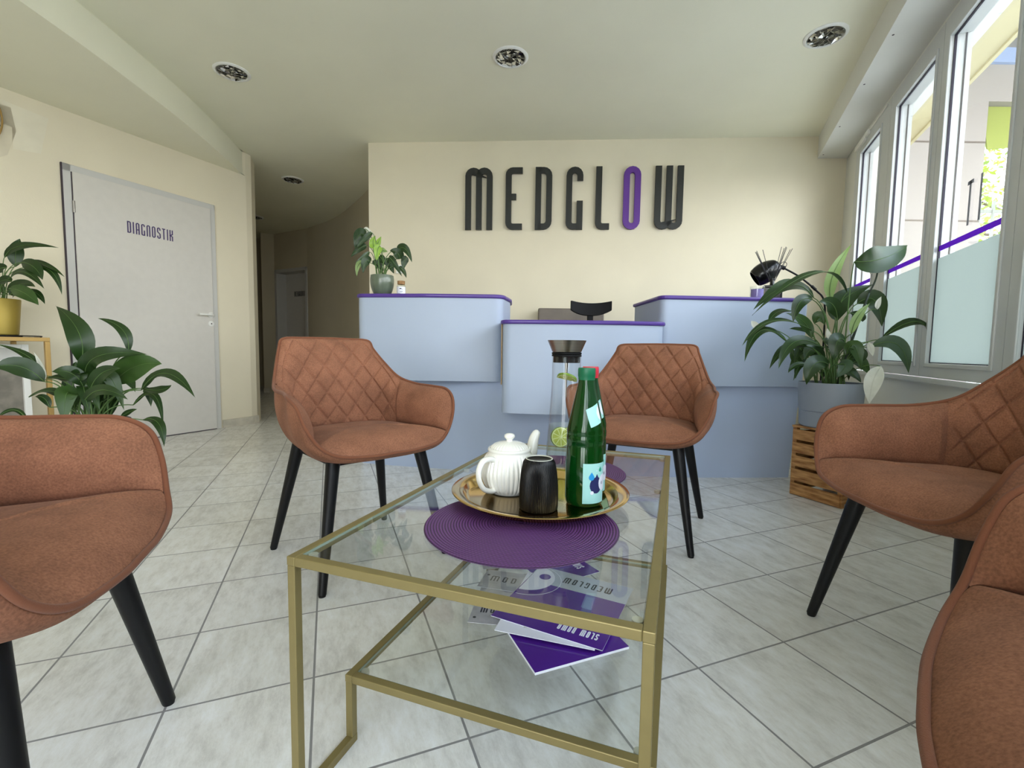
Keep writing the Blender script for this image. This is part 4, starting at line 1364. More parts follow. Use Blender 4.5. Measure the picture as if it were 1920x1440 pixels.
# leaf curves: (base, middle, tip), width, how far it faces forward, tone
LILY_W = [
    ([[1.8, 2.53, 1.128], [1.54, 2.41, 1.208], [1.192, 2.33, 0.981]], 0.065, 0.35, 0),
    ([[1.652, 2.58, 1.103], [1.457, 2.48, 1.154], [1.223, 2.38, 1.016]], 0.09, 0.6, 0),
    ([[1.791, 2.48, 1.281], [1.896, 2.43, 1.289], [2.065, 2.48, 1.368]], 0.14, 0.85, 0),
    ([[1.798, 2.65, 1.097], [1.819, 2.68, 1.241], [1.914, 2.68, 1.419]], 0.064, 1.0, 1),
    ([[1.827, 2.63, 0.982], [1.849, 2.63, 1.096], [2.011, 2.63, 1.185]], 0.111, 0.7, 0),
    ([[1.894, 2.58, 1.072], [1.952, 2.53, 1.087], [1.962, 2.48, 0.943]], 0.102, 0.7, 0),
    ([[1.956, 2.48, 0.876], [2.123, 2.43, 0.964], [2.231, 2.48, 0.771]], 0.065, 0.45, 0),
    ([[1.873, 2.43, 0.836], [1.97, 2.38, 0.846], [2.036, 2.38, 0.702]], 0.078, 0.7, 2),
    ([[1.621, 2.53, 0.92], [1.355, 2.43, 0.963], [1.175, 2.38, 0.831]], 0.048, 0.4, 0),
    ([[1.465, 2.48, 0.855], [1.293, 2.43, 0.911], [1.191, 2.38, 0.749]], 0.058, 0.5, 0),
    ([[1.623, 2.53, 0.882], [1.575, 2.53, 0.967], [1.464, 2.51, 1.012]], 0.058, 0.7, 3),
    ([[1.613, 2.43, 0.833], [1.442, 2.38, 0.853], [1.338, 2.33, 0.717]], 0.068, 0.6, 0),
    ([[1.539, 2.43, 0.832], [1.428, 2.43, 0.821], [1.321, 2.38, 0.715]], 0.051, 0.6, 0),
    ([[1.564, 2.45, 1.078], [1.488, 2.43, 1.061], [1.457, 2.43, 0.955]], 0.065, 0.8, 0),
    ([[1.687, 2.43, 0.981], [1.641, 2.41, 1.052], [1.572, 2.41, 1.06]], 0.069, 0.8, 0),
    ([[1.622, 2.38, 0.742], [1.517, 2.33, 0.742], [1.483, 2.33, 0.638]], 0.085, 0.8, 0),
    ([[1.696, 2.38, 0.865], [1.639, 2.35, 0.859], [1.629, 2.35, 0.761]], 0.081, 0.8, 0),
    ([[1.67, 2.37, 0.743], [1.673, 2.33, 0.735], [1.628, 2.33, 0.674]], 0.067, 0.8, 2),
    ([[1.766, 2.43, 0.9], [1.789, 2.43, 0.983], [1.85, 2.43, 1.06]], 0.043, 0.9, 1),
    ([[1.544, 2.43, 0.739], [1.484, 2.43, 0.733], [1.436, 2.41, 0.694]], 0.034, 0.6, 0),
    ([[1.535, 2.43, 0.734], [1.499, 2.43, 0.72], [1.476, 2.41, 0.663]], 0.03, 0.6, 0),
    ([[1.504, 2.53, 1.024], [1.399, 2.48, 1.009], [1.341, 2.45, 0.95]], 0.046, 0.5, 0),
    ([[1.685, 2.61, 0.964], [1.699, 2.59, 1.002], [1.725, 2.58, 0.953]], 0.06, 0.8, 3),
    ([[1.858, 2.58, 1.023], [1.918, 2.58, 1.004], [1.93, 2.58, 0.975]], 0.049, 0.8, 0),
    ([[1.621, 2.58, 0.725], [1.568, 2.58, 0.774], [1.556, 2.58, 0.823]], 0.045, 0.8, 3),
    ([[1.786, 2.43, 0.752], [1.83, 2.43, 0.789], [1.836, 2.43, 0.827]], 0.047, 0.8, 0),
    ([[1.67, 2.58, 0.884], [1.578, 2.53, 0.92], [1.47, 2.48, 0.925]], 0.044, 0.6, 0),
]
LILY_W_FLOWERS = [
    ([[1.868, 2.35, 0.737], [1.817, 2.33, 0.656], [1.807, 2.33, 0.546]], 0.076, 0.9, 0),
    ([[1.842, 2.41, 0.856], [1.858, 2.41, 0.827], [1.87, 2.41, 0.786]], 0.03, 0.9, 0),
    ([[1.336, 2.53, 0.926], [1.311, 2.53, 0.949], [1.291, 2.53, 0.968]], 0.033, 0.9, 0),
    ([[1.657, 2.43, 0.87], [1.646, 2.43, 0.898], [1.637, 2.43, 0.93]], 0.022, 0.9, 0),
    ([[1.915, 2.46, 1.033], [1.917, 2.46, 1.065], [1.931, 2.46, 1.1]], 0.025, 0.8, 0),
]
LILY_D = [
    ([[-2.049, 2.2, 0.697], [-2.031, 2.18, 0.843], [-2.201, 2.25, 0.974]], 0.098, 1.0, 0),
    ([[-1.904, 2.3, 0.754], [-1.927, 2.3, 0.865], [-2.063, 2.32, 0.921]], 0.048, 0.7, 0),
    ([[-2.026, 2.2, 0.61], [-1.927, 2.15, 0.735], [-1.726, 2.2, 0.747]], 0.081, 0.75, 0),
    ([[-1.951, 2.25, 0.596], [-1.792, 2.2, 0.689], [-1.663, 2.2, 0.703]], 0.119, 0.9, 3),
    ([[-1.766, 2.2, 0.578], [-1.606, 2.15, 0.662], [-1.442, 2.1, 0.555]], 0.06, 0.6, 0),
    ([[-1.939, 2.12, 0.583], [-1.864, 2.1, 0.661], [-1.776, 2.1, 0.685]], 0.06, 0.8, 0),
    ([[-2.178, 2.15, 0.616], [-2.233, 2.1, 0.687], [-2.306, 2.05, 0.68]], 0.091, 0.75, 0),
    ([[-2.275, 2.25, 0.636], [-2.318, 2.22, 0.729], [-2.443, 2.2, 0.787]], 0.038, 0.5, 0),
    ([[-1.997, 2.15, 0.595], [-2.019, 2.12, 0.658], [-2.091, 2.1, 0.666]], 0.069, 0.8, 0),
    ([[-1.954, 2.1, 0.527], [-1.823, 2.05, 0.59], [-1.708, 2.05, 0.549]], 0.055, 0.8, 0),
    ([[-1.85, 2.25, 0.499], [-1.75, 2.25, 0.55], [-1.67, 2.2, 0.403]], 0.037, 0.5, 0),
    ([[-1.837, 2.3, 0.577], [-1.813, 2.3, 0.552], [-1.803, 2.3, 0.485]], 0.035, 0.8, 0),
    ([[-1.764, 2.2, 0.434], [-1.654, 2.15, 0.427], [-1.609, 2.12, 0.323]], 0.046, 0.6, 0),
    ([[-2.157, 2.28, 0.466], [-2.185, 2.28, 0.549], [-2.213, 2.28, 0.639]], 0.062, 0.9, 0),
    ([[-2.068, 2.28, 0.417], [-2.04, 2.28, 0.493], [-2.003, 2.28, 0.568]], 0.066, 0.9, 0),
    ([[-2.158, 2.15, 0.495], [-2.183, 2.15, 0.538], [-2.225, 2.15, 0.545]], 0.035, 0.8, 0),
    ([[-2.215, 2.1, 0.439], [-2.276, 2.1, 0.488], [-2.307, 2.05, 0.449]], 0.024, 0.5, 0),
    ([[-1.918, 2.25, 0.436], [-1.876, 2.25, 0.462], [-1.833, 2.25, 0.479]], 0.028, 0.7, 0),
    ([[-2.157, 2.3, 0.647], [-2.172, 2.3, 0.68], [-2.162, 2.3, 0.705]], 0.025, 0.8, 0),
    ([[-2.106, 2.28, 0.492], [-2.05, 2.26, 0.585], [-1.932, 2.25, 0.653]], 0.061, 0.9, 0),
    ([[-2.028, 2.3, 0.415], [-1.998, 2.3, 0.508], [-1.937, 2.3, 0.567]], 0.058, 0.9, 0),
    ([[-1.773, 2.22, 0.584], [-1.678, 2.2, 0.579], [-1.622, 2.2, 0.604]], 0.047, 0.6, 0),
]
LILY_D_FLOWERS = [
    ([[-2.246, 2.22, 0.618], [-2.257, 2.22, 0.674], [-2.29, 2.22, 0.752]], 0.021, 0.9, 0),
]
LILY_C = [
    ([[-3.196, 2.956, 1.328], [-3.063, 2.936, 1.397], [-2.853, 2.956, 1.392]], 0.046, 0.75, 0),
    ([[-3.182, 3.006, 1.28], [-3.176, 3.006, 1.374], [-3.144, 3.006, 1.456]], 0.078, 1.0, 0),
    ([[-3.091, 2.956, 1.293], [-2.965, 2.956, 1.295], [-2.828, 2.956, 1.214]], 0.045, 0.5, 0),
    ([[-3.03, 2.956, 1.273], [-2.906, 2.956, 1.244], [-2.849, 2.956, 1.1]], 0.043, 0.7, 0),
    ([[-3.065, 2.926, 1.293], [-2.968, 2.906, 1.265], [-2.915, 2.906, 1.185]], 0.078, 0.9, 0),
    ([[-3.117, 2.906, 1.192], [-2.991, 2.876, 1.224], [-2.878, 2.876, 1.128]], 0.058, 0.6, 0),
    ([[-3.143, 2.906, 1.11], [-3.036, 2.896, 1.156], [-2.933, 2.876, 1.14]], 0.062, 0.8, 0),
    ([[-3.089, 2.876, 1.127], [-2.978, 2.856, 1.096], [-2.899, 2.856, 1.025]], 0.082, 0.9, 3),
    ([[-3.081, 2.956, 1.122], [-3.008, 2.956, 1.108], [-2.96, 2.956, 1.04]], 0.043, 0.7, 0),
    ([[-3.188, 2.956, 1.261], [-3.229, 2.956, 1.26], [-3.295, 2.956, 1.228]], 0.058, 0.8, 0),
    ([[-3.108, 2.906, 1.172], [-3.149, 2.906, 1.181], [-3.202, 2.906, 1.16]], 0.057, 0.8, 0),
    ([[-3.124, 2.906, 1.09], [-3.092, 2.906, 1.101], [-3.052, 2.906, 1.081]], 0.057, 0.8, 0),
    ([[-3.219, 2.956, 1.105], [-3.258, 2.956, 1.146], [-3.313, 2.956, 1.114]], 0.058, 0.8, 0),
]
ANTH = [
    ([[-0.976, 3.1, 1.528], [-1.016, 3.1, 1.527], [-1.046, 3.1, 1.447]], 0.078, 0.95, 0),
    ([[-0.928, 3.08, 1.543], [-0.977, 3.07, 1.492], [-1.034, 3.07, 1.436]], 0.038, 0.8, 0),
    ([[-0.969, 3.1, 1.463], [-1.017, 3.1, 1.441], [-1.073, 3.1, 1.386]], 0.045, 0.8, 0),
    ([[-0.951, 3.1, 1.421], [-0.995, 3.1, 1.384], [-1.043, 3.1, 1.349]], 0.031, 0.7, 2),
    ([[-0.941, 3.1, 1.363], [-0.971, 3.08, 1.352], [-0.986, 3.08, 1.282]], 0.061, 0.9, 0),
    ([[-0.988, 3.1, 1.352], [-1.025, 3.1, 1.333], [-1.033, 3.1, 1.26]], 0.036, 0.8, 1),
    ([[-0.914, 3.1, 1.45], [-0.925, 3.1, 1.485], [-0.91, 3.1, 1.528]], 0.052, 1.0, 4),
    ([[-0.873, 3.07, 1.455], [-0.885, 3.06, 1.42], [-0.89, 3.06, 1.358]], 0.053, 1.0, 4),
    ([[-0.906, 3.12, 1.461], [-0.894, 3.12, 1.494], [-0.877, 3.12, 1.528]], 0.034, 1.0, 4),
    ([[-0.878, 3.1, 1.443], [-0.856, 3.1, 1.433], [-0.829, 3.1, 1.426]], 0.033, 0.8, 1),
    ([[-0.747, 3.1, 1.38], [-0.764, 3.08, 1.419], [-0.809, 3.08, 1.427]], 0.066, 0.9, 0),
    ([[-0.761, 3.1, 1.438], [-0.709, 3.08, 1.441], [-0.665, 3.08, 1.355]], 0.056, 0.8, 0),
    ([[-0.703, 3.1, 1.395], [-0.721, 3.1, 1.359], [-0.724, 3.1, 1.312]], 0.049, 0.9, 0),
    ([[-0.815, 3.08, 1.383], [-0.783, 3.07, 1.353], [-0.729, 3.07, 1.262]], 0.046, 0.9, 0),
    ([[-0.754, 3.1, 1.33], [-0.725, 3.1, 1.301], [-0.707, 3.1, 1.257]], 0.031, 0.8, 0),
    ([[-0.824, 3.1, 1.386], [-0.813, 3.1, 1.343], [-0.788, 3.1, 1.283]], 0.056, 0.9, 0),
    ([[-0.886, 3.1, 1.393], [-0.864, 3.1, 1.372], [-0.839, 3.1, 1.336]], 0.052, 0.9, 0),
    ([[-0.915, 3.1, 1.335], [-0.893, 3.1, 1.342], [-0.857, 3.1, 1.3]], 0.059, 0.9, 0),
    ([[-0.696, 3.1, 1.438], [-0.725, 3.1, 1.452], [-0.765, 3.1, 1.448]], 0.041, 0.8, 0),
]
ANTH_FLOWERS = [
    ([[-0.993, 3.12, 1.572], [-0.964, 3.12, 1.558], [-0.922, 3.12, 1.537]], 0.046, 0.95, 0),
]
# ------------------------------------------------------------------ reception counter
rd = thing('reception_desk', 'pale blue-grey reception counter with purple tops, lower in the middle', 'reception desk', (0, 0, 0))
kp = [(-1.03, 3.165), (-0.861, 3.110), (-0.379, 3.014), (0.30, 2.940), (1.027, 2.901), (1.396, 2.906), (1.785, 2.930)]
kc = [(p.x, p.y) for p in cr(kp, 6)]
mb = MB(); n = len(kc)
for i, (x, y) in enumerate(kc):
    k = i / (n - 1); lean = 0.045 * max(0, (k - 0.8) / 0.2)
    mb.v += [(x, y, 0), (x + lean, y, 0.60), (x, y + 0.25, 0), (x + lean, y + 0.25, 0.60)]
for i in range(n - 1):
    a = 4 * i; b = a + 4
    for q in ((a, b, b + 1, a + 1), (a + 2, a + 3, b + 3, b + 2), (a + 1, b + 1, b + 3, a + 3), (a, a + 2, b + 2, b)):
        mb.f.append(q); mb.mi.append(0)
for a in (0, 4 * (n - 1)):
    mb.f.append((a, a + 1, a + 3, a + 2)); mb.mi.append(0)
mb.build('plinth', 'deskkick', rd, smooth=30)
def rounded(pts, rads, n=6):
    """Plan outline with rounded corners."""
    out = []; N = len(pts)
    for i in range(N):
        p = V2(pts[i]); r_ = rads[i]
        if r_ <= 0:
            out.append((p.x, p.y)); continue
        a = V2(pts[i - 1]) - p; b = V2(pts[(i + 1) % N]) - p
        da = a.normalized(); db = b.normalized()
        s = p + da * r_; e = p + db * r_
        for k in range(n + 1):
            t = k / n
            q = s * (1 - t) ** 2 + p * 2 * t * (1 - t) + e * t * t
            out.append((q.x, q.y))
    return out
def grow(pts, d):
    N = len(pts); out = []
    ar = sum(pts[i][0] * pts[(i + 1) % N][1] - pts[(i + 1) % N][0] * pts[i][1] for i in range(N))
    sg = 1 if ar > 0 else -1
    for i in range(N):
        a = V2(pts[i]) - V2(pts[i - 1]); b = V2(pts[(i + 1) % N]) - V2(pts[i])
        if a.length < 1e-6: a = b.copy()
        if b.length < 1e-6: b = a.copy()
        na = Vector((a.y, -a.x)).normalized() * sg; nb = Vector((b.y, -b.x)).normalized() * sg
        m = (na + nb).normalized(); k = max(0.5, m.dot(na))
        out.append((pts[i][0] + m.x * d / k, pts[i][1] + m.y * d / k))
    return out
units = [
    ('side_panel', rounded([(-1.035, 3.36), (-0.985, 2.965), (-0.54, 2.912), (-0.068, 2.912), (-0.022, 3.16), (-0.02, 3.36)], [0, .05, 0, .06, 0, 0]), 0.592, 1.111, 'raised counter section at the corridor end'),
    ('middle_panel', rounded([(-0.062, 3.25), (-0.058, 2.665), (0.20, 2.628), (0.62, 2.625), (0.868, 2.66), (0.872, 3.25)], [0, .05, 0, 0, .05, 0]), 0.428, 0.941, 'lower middle counter section'),
    ('side_panel', rounded([(0.875, 3.36), (0.895, 2.825), (1.45, 2.856), (1.818, 2.885), (1.85, 3.36)], [0, .05, 0, .02, 0]), 0.588, 1.111, 'raised counter section at the window end')]
for nm, pl_, z0, z1, lb in units:
    p_ = MB().prism(pl_, z0, z1).build(nm, 'desk', rd, smooth=25)
    p_['label'] = lb
    t_ = MB().prism(grow(pl_, 0.013), z1, z1 + 0.024).build('counter_top', 'desktop', rd, bevel=0.009)
MB().box((-0.066, 2.70, 0.59), (-0.060, 2.76, 0.94)).build('panel_edge', 'deskwood', rd)

# ------------------------------------------------------------------ wall sign
sg = thing('wall_sign', 'big raised black capitals with one purple letter on the wall behind the counter', 'sign', (0, 0, 0))
spans = [('M', -0.455, -0.200), ('E', -0.083, 0.073), ('D', 0.190, 0.343), ('G', 0.470, 0.622), ('L', 0.737, 0.863), ('O', 0.983, 1.136), ('W', 1.262, 1.512)]
for chx, xa, xb in spans:
    u0 = (xa - BL.x) / BD.x; wdt = (xb - xa) / BD.x
    q = BL + BD * u0 - BN * 0.014
    mb = MB(); w0, st = glyph(chx, 0.1); k = wdt / (w0 * 0.557)
    for path, cl in st:
        mb.ribbon([(x * 0.557 * k, y * 0.557) for x, y in path], 0.0535, (q.x, q.y, 1.897), (BD.x, BD.y, 0), (0, 0, 1), (-BN.x, -BN.y, 0), 0.020, cl)
    lt = mb.build('letter', 'signpurple' if chx == 'O' else 'signblack', sg)
    if chx == 'O':
        lt['label'] = 'purple letter'
so = BL + BD * 0.262
mb = MB()
mb.prism([so, so + BD * 0.08, so + BD * 0.08 - BN * 0.012, so - BN * 0.012], 1.50, 1.58)
tag(mb.build('wall_socket', 'white', None, bevel=0.003), 'square white wall socket behind the plant in the green pot', 'socket')

# ------------------------------------------------------------------ plants
def leaf_into(mb, P, width, face, tone, heart=False, wav=0.0):
    b, m, t = [Vector(p) for p in P]
    c = m * 2 - (b + t) * 0.5                       # quadratic through the middle point
    cam = Vector((0, 0, 0.79))
    nu, nv = 14, 6
    pts = bez(b, c, t, nu)
    o = len(mb.v)
    L = sum((pts[i + 1] - pts[i]).length for i in range(nu))
    ph = (b.x * 37 + t.z * 51) % 6.28
    mid = []
    for i in range(nu + 1):
        s = i / nu
        d = (pts[min(i + 1, nu)] - pts[max(i - 1, 0)]).normalized()
        up = Vector((0, 0, 1)) * (1 - face) + (cam - pts[i]).normalized() * face
        side = d.cross(up)
        if side.length < 1e-4:
            side = d.cross(Vector((1, 0, 0)))
        side.normalize(); nn = side.cross(d).normalized()
        if nn.dot(cam - pts[i]) < 0 and nn.z < 0:
            nn = -nn
        if heart:
            w = width * 0.5 * (max(0.0, sin(pi * min(1, s * 0.97 + 0.03) ** 0.62)) ** 0.8)
        else:
            w = width * 0.5 * (max(0.0, sin(pi * s ** 0.82)) ** 0.85) * (1.0 if s < 0.75 else 1 - 0.25 * ((s - 0.75) / 0.25) ** 2)
        if i == 0: w = max(w, 0.002)
        for k in range(nv + 1):
            q = k / nv * 2 - 1
            off = -abs(q) * w * 0.10 + (1 - abs(q)) * 0.0
            off += 0.10 * w * abs(q) ** 2 + abs(q) * w * 0.16 + wav * width * sin(s * 11 + ph + (2 if q > 0 else 0)) * abs(q)
            mb.v.append(tuple(pts[i] + side * (w * q) + nn * off))
        mid.append(pts[i] + nn * 0.0012)
    for i in range(nu):
        for k in range(nv):
            mb.f.append((o + i * (nv + 1) + k, o + i * (nv + 1) + k + 1, o + (i + 1) * (nv + 1) + k + 1, o + (i + 1) * (nv + 1) + k)); mb.mi.append(tone)
    mb.tube(mid, lambda q: 0.0020 * (1 - q) + 0.0004, 5, mi=5)
def plant(name, label, cat, base, pot_fn, leaves, flowers, root_z, root_r, heart=False, stemr=0.0032, group=None, fill=0):
    t = thing(name, label, cat, base, group=group)
    B = Vector(base)
    pot_fn(t)
    lo = MB(); st = MB()
    rnd = random.Random(len(leaves) * 7)
    extra = []
    for k in range(fill):                               # low leaves that crowd the middle of the pot
        a = 2 * pi * k / fill + rnd.uniform(-0.4, 0.4); r1 = rnd.uniform(0.03, 0.09); r2 = rnd.uniform(0.13, 0.22)
        z1 = root_z + rnd.uniform(0.05, 0.20); z2 = z1 + rnd.uniform(-0.02, 0.06); z3 = z1 + rnd.uniform(-0.12, 0.05)
        Q = [(B.x + r1 * cos(a), B.y + r1 * sin(a), z1), (B.x + (r1 + r2) / 2 * cos(a + .1), B.y + (r1 + r2) / 2 * sin(a + .1), z2 + 0.02), (B.x + r2 * cos(a + .25), B.y + r2 * sin(a + .25), z3)]
        extra.append((Q, rnd.uniform(0.05, 0.085), rnd.uniform(0.2, 0.7), rnd.choice((0, 0, 0, 3))))
    for (P, w, f_, tone) in list(leaves) + extra:
        loc = [tuple(Vector(p) - B) for p in P]
        # leaf works in world space for facing, so shift back
        tmp = MB(); leaf_into(tmp, P, w, f_, tone, heart, 0.035)
        lo.add([Vector(v) - B for v in tmp.v], tmp.f); lo.mi[-len(tmp.mi):] = tmp.mi
        b = Vector(loc[0]); a = rnd.uniform(0, 6.28); r_ = root_r * rnd.uniform(0.1, 0.8)
        toward = Vector((b.x, b.y, 0))
        root = Vector((r_ * cos(a), r_ * sin(a), root_z - B.z - 0.01)) * 1.0
        if toward.length > 0.02:
            root += Vector((toward.x, toward.y, 0)).normalized() * root_r * 0.25
        h = max(0.02, b.z - root.z)
        ctrl = Vector((root.x + (b.x - root.x) * 0.25, root.y + (b.y - root.y) * 0.25, root.z + h * 0.85 + 0.03))
        d0 = (Vector(loc[1]) - b).normalized()
        st.tube(bez(root, ctrl, b, 10), lambda q: stemr * (1.3 - 0.6 * q), 7)
    lo.build('foliage', ['leaf0', 'leaf1', 'leaf2', 'leaf3', 'leaf4', 'rib'], t, smooth=180, recalc=False)
    st.build('stems', 'stem', t, smooth=180)
    for (P, w, f_, tone) in flowers:
        tmp = MB(); leaf_into(tmp, P, w, f_, 0, heart, 0.02)
        fl = MB().add([Vector(v) - B for v in tmp.v], tmp.f)
        o = fl.build('flower', 'spathe', t, smooth=180, recalc=False)
        b = Vector(P[0]) - B
        root = Vector((b.x * 0.15, b.y * 0.15, root_z - B.z - 0.01))
        ctrl = Vector((b.x * 0.5, b.y * 0.5, max(b.z + 0.03, root.z + 0.15)))
        MB().tube(bez(root, ctrl, b, 10), 0.0022, 6).build('flower_stalk', 'stem', t, smooth=180)
    return t
def round_pot(mat, r0, r1, h, soil=0.02, ring=None):
    def fn(t):
        prof = [(0.0, 0.0), (r0 - 0.006, 0.0), (r0, 0.006)]
        if ring:
            k = ring / h; rr = r0 + (r1 - r0) * k
            prof += [(rr - 0.001, ring - 0.004), (rr - 0.003, ring - 0.002), (rr - 0.003, ring + 0.002), (rr + 0.001, ring + 0.004)]
        prof += [(r1, h - 0.004), (r1 - 0.002, h), (r1 - 0.008, h), (r1 - 0.010, h - 0.006), (r1 - 0.014, h - soil)]
        mb = MB(); mb.lathe(prof, (0, 0, 0), 64); mb.build('pot', mat, t, smooth=40)
        mb = MB(); mb.lathe([(0.0, h - soil + 0.004), (r1 - 0.013, h - soil)], (0, 0, 0), 40); mb.build('soil', 'soil', t)
    return fn
CT = 0.398
pw = plant('peace_lily', 'large peace lily in a grey pot on the wooden crate by the windows', 'plant', (1.745, 2.530, CT + 0.001), round_pot('greypot', 0.140, 0.155, 0.242, 0.02, 0.085), LILY_W, LILY_W_FLOWERS, 0.625, 0.075, group='potted peace lilies', fill=14)
mb = MB()
mb.tube(bez((0.00, -0.05, 0.225), (0.06, -0.04, 0.45), (0.135, -0.05, 0.72), 10), 0.006, 8)
mb.tube(bez((0.135, -0.05, 0.72), (0.19, -0.05, 0.82), (0.145, -0.075, 0.875), 8), 0.0042, 8)
mb.build('flower_stalk', 'darkstem', pw, smooth=180)
plant('peace_lily', 'peace lily standing between the lettered door and the cut-off armchair', 'plant', (-2.02, 2.20, 0.0), round_pot('darkpot', 0.12, 0.155, 0.430, 0.02), LILY_D, LILY_D_FLOWERS, 0.425, 0.075, group='potted peace lilies', fill=12)
plant('peace_lily', 'peace lily in a golden pot on the gold framed console', 'plant', (-3.255, 2.956, 0.8425), round_pot('goldpot', 0.084, 0.102, 0.228, 0.02), LILY_C, [], 1.055, 0.058, stemr=0.0026, group='potted peace lilies')
def gpot(t):
    mb = MB()
    pr = [(p.x, p.y) for p in cr([(0.045, 0.0), (0.060, 0.022), (0.0735, 0.065), (0.0765, 0.105), (0.0735, 0.134)], 5)]
    mb.lathe([(0.0, 0.0)] + pr + [(0.070, 0.135), (0.068, 0.130), (0.066, 0.118)], (0, 0, 0), 56)
    mb.build('pot', 'greenpot', t, smooth=50)
    mb = MB(); mb.lathe([(0.0, 0.122), (0.0665, 0.118)], (0, 0, 0), 32); mb.build('soil', 'soil', t)
plant('potted_plant', 'flowering plant with heart-shaped leaves in a green glazed pot on the counter', 'plant', (-0.866, 3.10, 1.1355), gpot, ANTH, ANTH_FLOWERS, 1.257, 0.045, heart=True, stemr=0.0024)

# ------------------------------------------------------------------ wooden crate
F0 = Vector((1.583, 2.590)); FDv = Vector((0.3914, -0.9202)); FX = Vector((0.9202, 0.3914))
ca = atan2(FX.y, FX.x)
cw, cd, chh = 0.284, 0.335, 0.396
crt = thing('wooden_crate', 'flamed wooden fruit crate on end under the grey pot', 'crate', (F0.x, F0.y, 0), ca)
# local: x = FX (depth), y = -FD so the seen face lies at x = 0, y from -cw to 0
zs = [(0.004, 0.070), (0.084, 0.150), (0.166, 0.226), (0.242, 0.300), (0.316, 0.374)]
for (z0, z1) in zs:
    MB().box((0.0, -cw + 0.006, z0), (0.009, -0.006, z1)).build('slat', 'cratewood', crt, bevel=0.0015)
for (z0, z1) in zs:
    MB().box((cd - 0.009, -cw + 0.006, z0), (cd, -0.006, z1)).build('slat', 'cratewood', crt, bevel=0.0015)
for (x, y) in ((0.0092, -0.0245), (0.0092, -cw), (cd - 0.0337, -0.0245), (cd - 0.0337, -cw)):
    MB().box((x, y, 0.0), (x + 0.0245, y + 0.0245, 0.384)).build('corner_post', 'cratewood', crt, bevel=0.0015)
for yy in (-0.010, -cw + 0.010):
    pass
for k in range(4):
    x0 = 0.0 + k * 0.0845
    MB().box((x0, -cw, 0.3845), (x0 + 0.078, 0.0, chh)).build('board', 'cratewood', crt, bevel=0.0015)
for (z0, z1) in ((0.02, 0.16), (0.19, 0.36)):
    MB().box((0.034, -0.010, z0), (cd - 0.034, -0.002, z1)).build('side_board', 'cratewood', crt, bevel=0.0015)
    MB().box((0.034, -cw + 0.002, z0), (cd - 0.034, -cw + 0.010, z1)).build('side_board', 'cratewood', crt, bevel=0.0015)

# ------------------------------------------------------------------ things on the counter
jr = thing('spice_jar', 'small glass jar with cork stopper and white label beside the green pot', 'jar', (-0.730, 3.055, 1.1355))
mb = MB(); mb.lathe([(0.0, 0.0), (0.026, 0.0), (0.0285, 0.004), (0.0285, 0.060), (0.022, 0.070), (0.0205, 0.078), (0.0, 0.078)], (0, 0, 0), 36); mb.build('glass', 'clear', jr, smooth=50)
mb = MB(); mb.lathe([(0.0, 0.002), (0.0265, 0.002), (0.0265, 0.052), (0.0, 0.052)], (0, 0, 0), 32); mb.build('contents', 'paper', jr, smooth=40)
mb = MB(); mb.lathe([(0.0, 0.070), (0.0235, 0.072), (0.0245, 0.094), (0.0, 0.095)], (0, 0, 0), 32); mb.build('cork', 'cork', jr, smooth=40)
mb = MB(); mb.lathe([(0.0291, 0.006), (0.0291, 0.056)], (0, 0, 0), 32, a0=radians(200), a1=radians(345)); lb = mb.build('paper_label', 'paper', jr, smooth=60)
mb = MB()
for (a0, a1, z0, z1) in ((262, 285, 0.040, 0.046), (290, 296, 0.036, 0.040), (265, 300, 0.024, 0.026), (268, 296, 0.018, 0.0195)):
    mb.lathe([(0.0294, z0), (0.0294, z1)], (0, 0, 0), 8, a0=radians(a0), a1=radians(a1))
mb.build('label_print', 'ink', lb, smooth=60)
cn = thing('candle', 'lilac candle in a clear glass tumbler at the front of the counter top', 'candle', (1.531, 2.945, 1.1355))
mb = MB(); mb.lathe([(0.0, 0.003), (0.036, 0.003), (0.0365, 0.058), (0.0, 0.057)], (0, 0, 0), 40); mb.build('wax', 'candle', cn, smooth=40)
mb = MB(); mb.lathe([(0.0, 0.0), (0.040, 0.0), (0.0415, 0.004), (0.0425, 0.076), (0.0400, 0.076), (0.0382, 0.006)], (0, 0, 0), 40); mb.build('glass', 'clear', cn, smooth=40)
mb = MB(); mb.tube([(0, 0, 0.056), (0, 0, 0.066)], 0.001, 6); mb.build('wick', 'blackmatt', cn)
df = thing('reed_diffuser', 'black reed diffuser with gold emblem and fanned sticks on the counter', 'diffuser', (1.655, 3.005, 1.1355), radians(-24))
mb = MB(); mb.prism(rounded([(-.058, -.036), (.058, -.036), (.058, .036), (-.058, .036)], [.014] * 4), 0, 0.078)
mb.prism(rounded([(-.052, -.031), (.052, -.031), (.052, .031), (-.052, .031)], [.014] * 4), 0.078, 0.092)
mb.build('bottle', 'blackgloss', df, bevel=0.004)
mb = MB(); mb.lathe([(0.0, 0.091), (0.016, 0.092), (0.013, 0.100), (0.013, 0.125), (0.021, 0.127), (0.021, 0.132), (0.0, 0.132)], (0, 0, 0), 28); mb.build('neck', 'blackgloss', df, smooth=40)
mb = MB()
o_ = len(mb.v); kk = 24
mb.v += [(0.016 * cos(2 * pi * i / kk), -0.0365 - 0.0006, 0.040 + 0.016 * sin(2 * pi * i / kk)) for i in range(kk)]
mb.f.append(tuple(range(kk))); mb.mi.append(0)
mb.build('emblem', 'emblem', df)
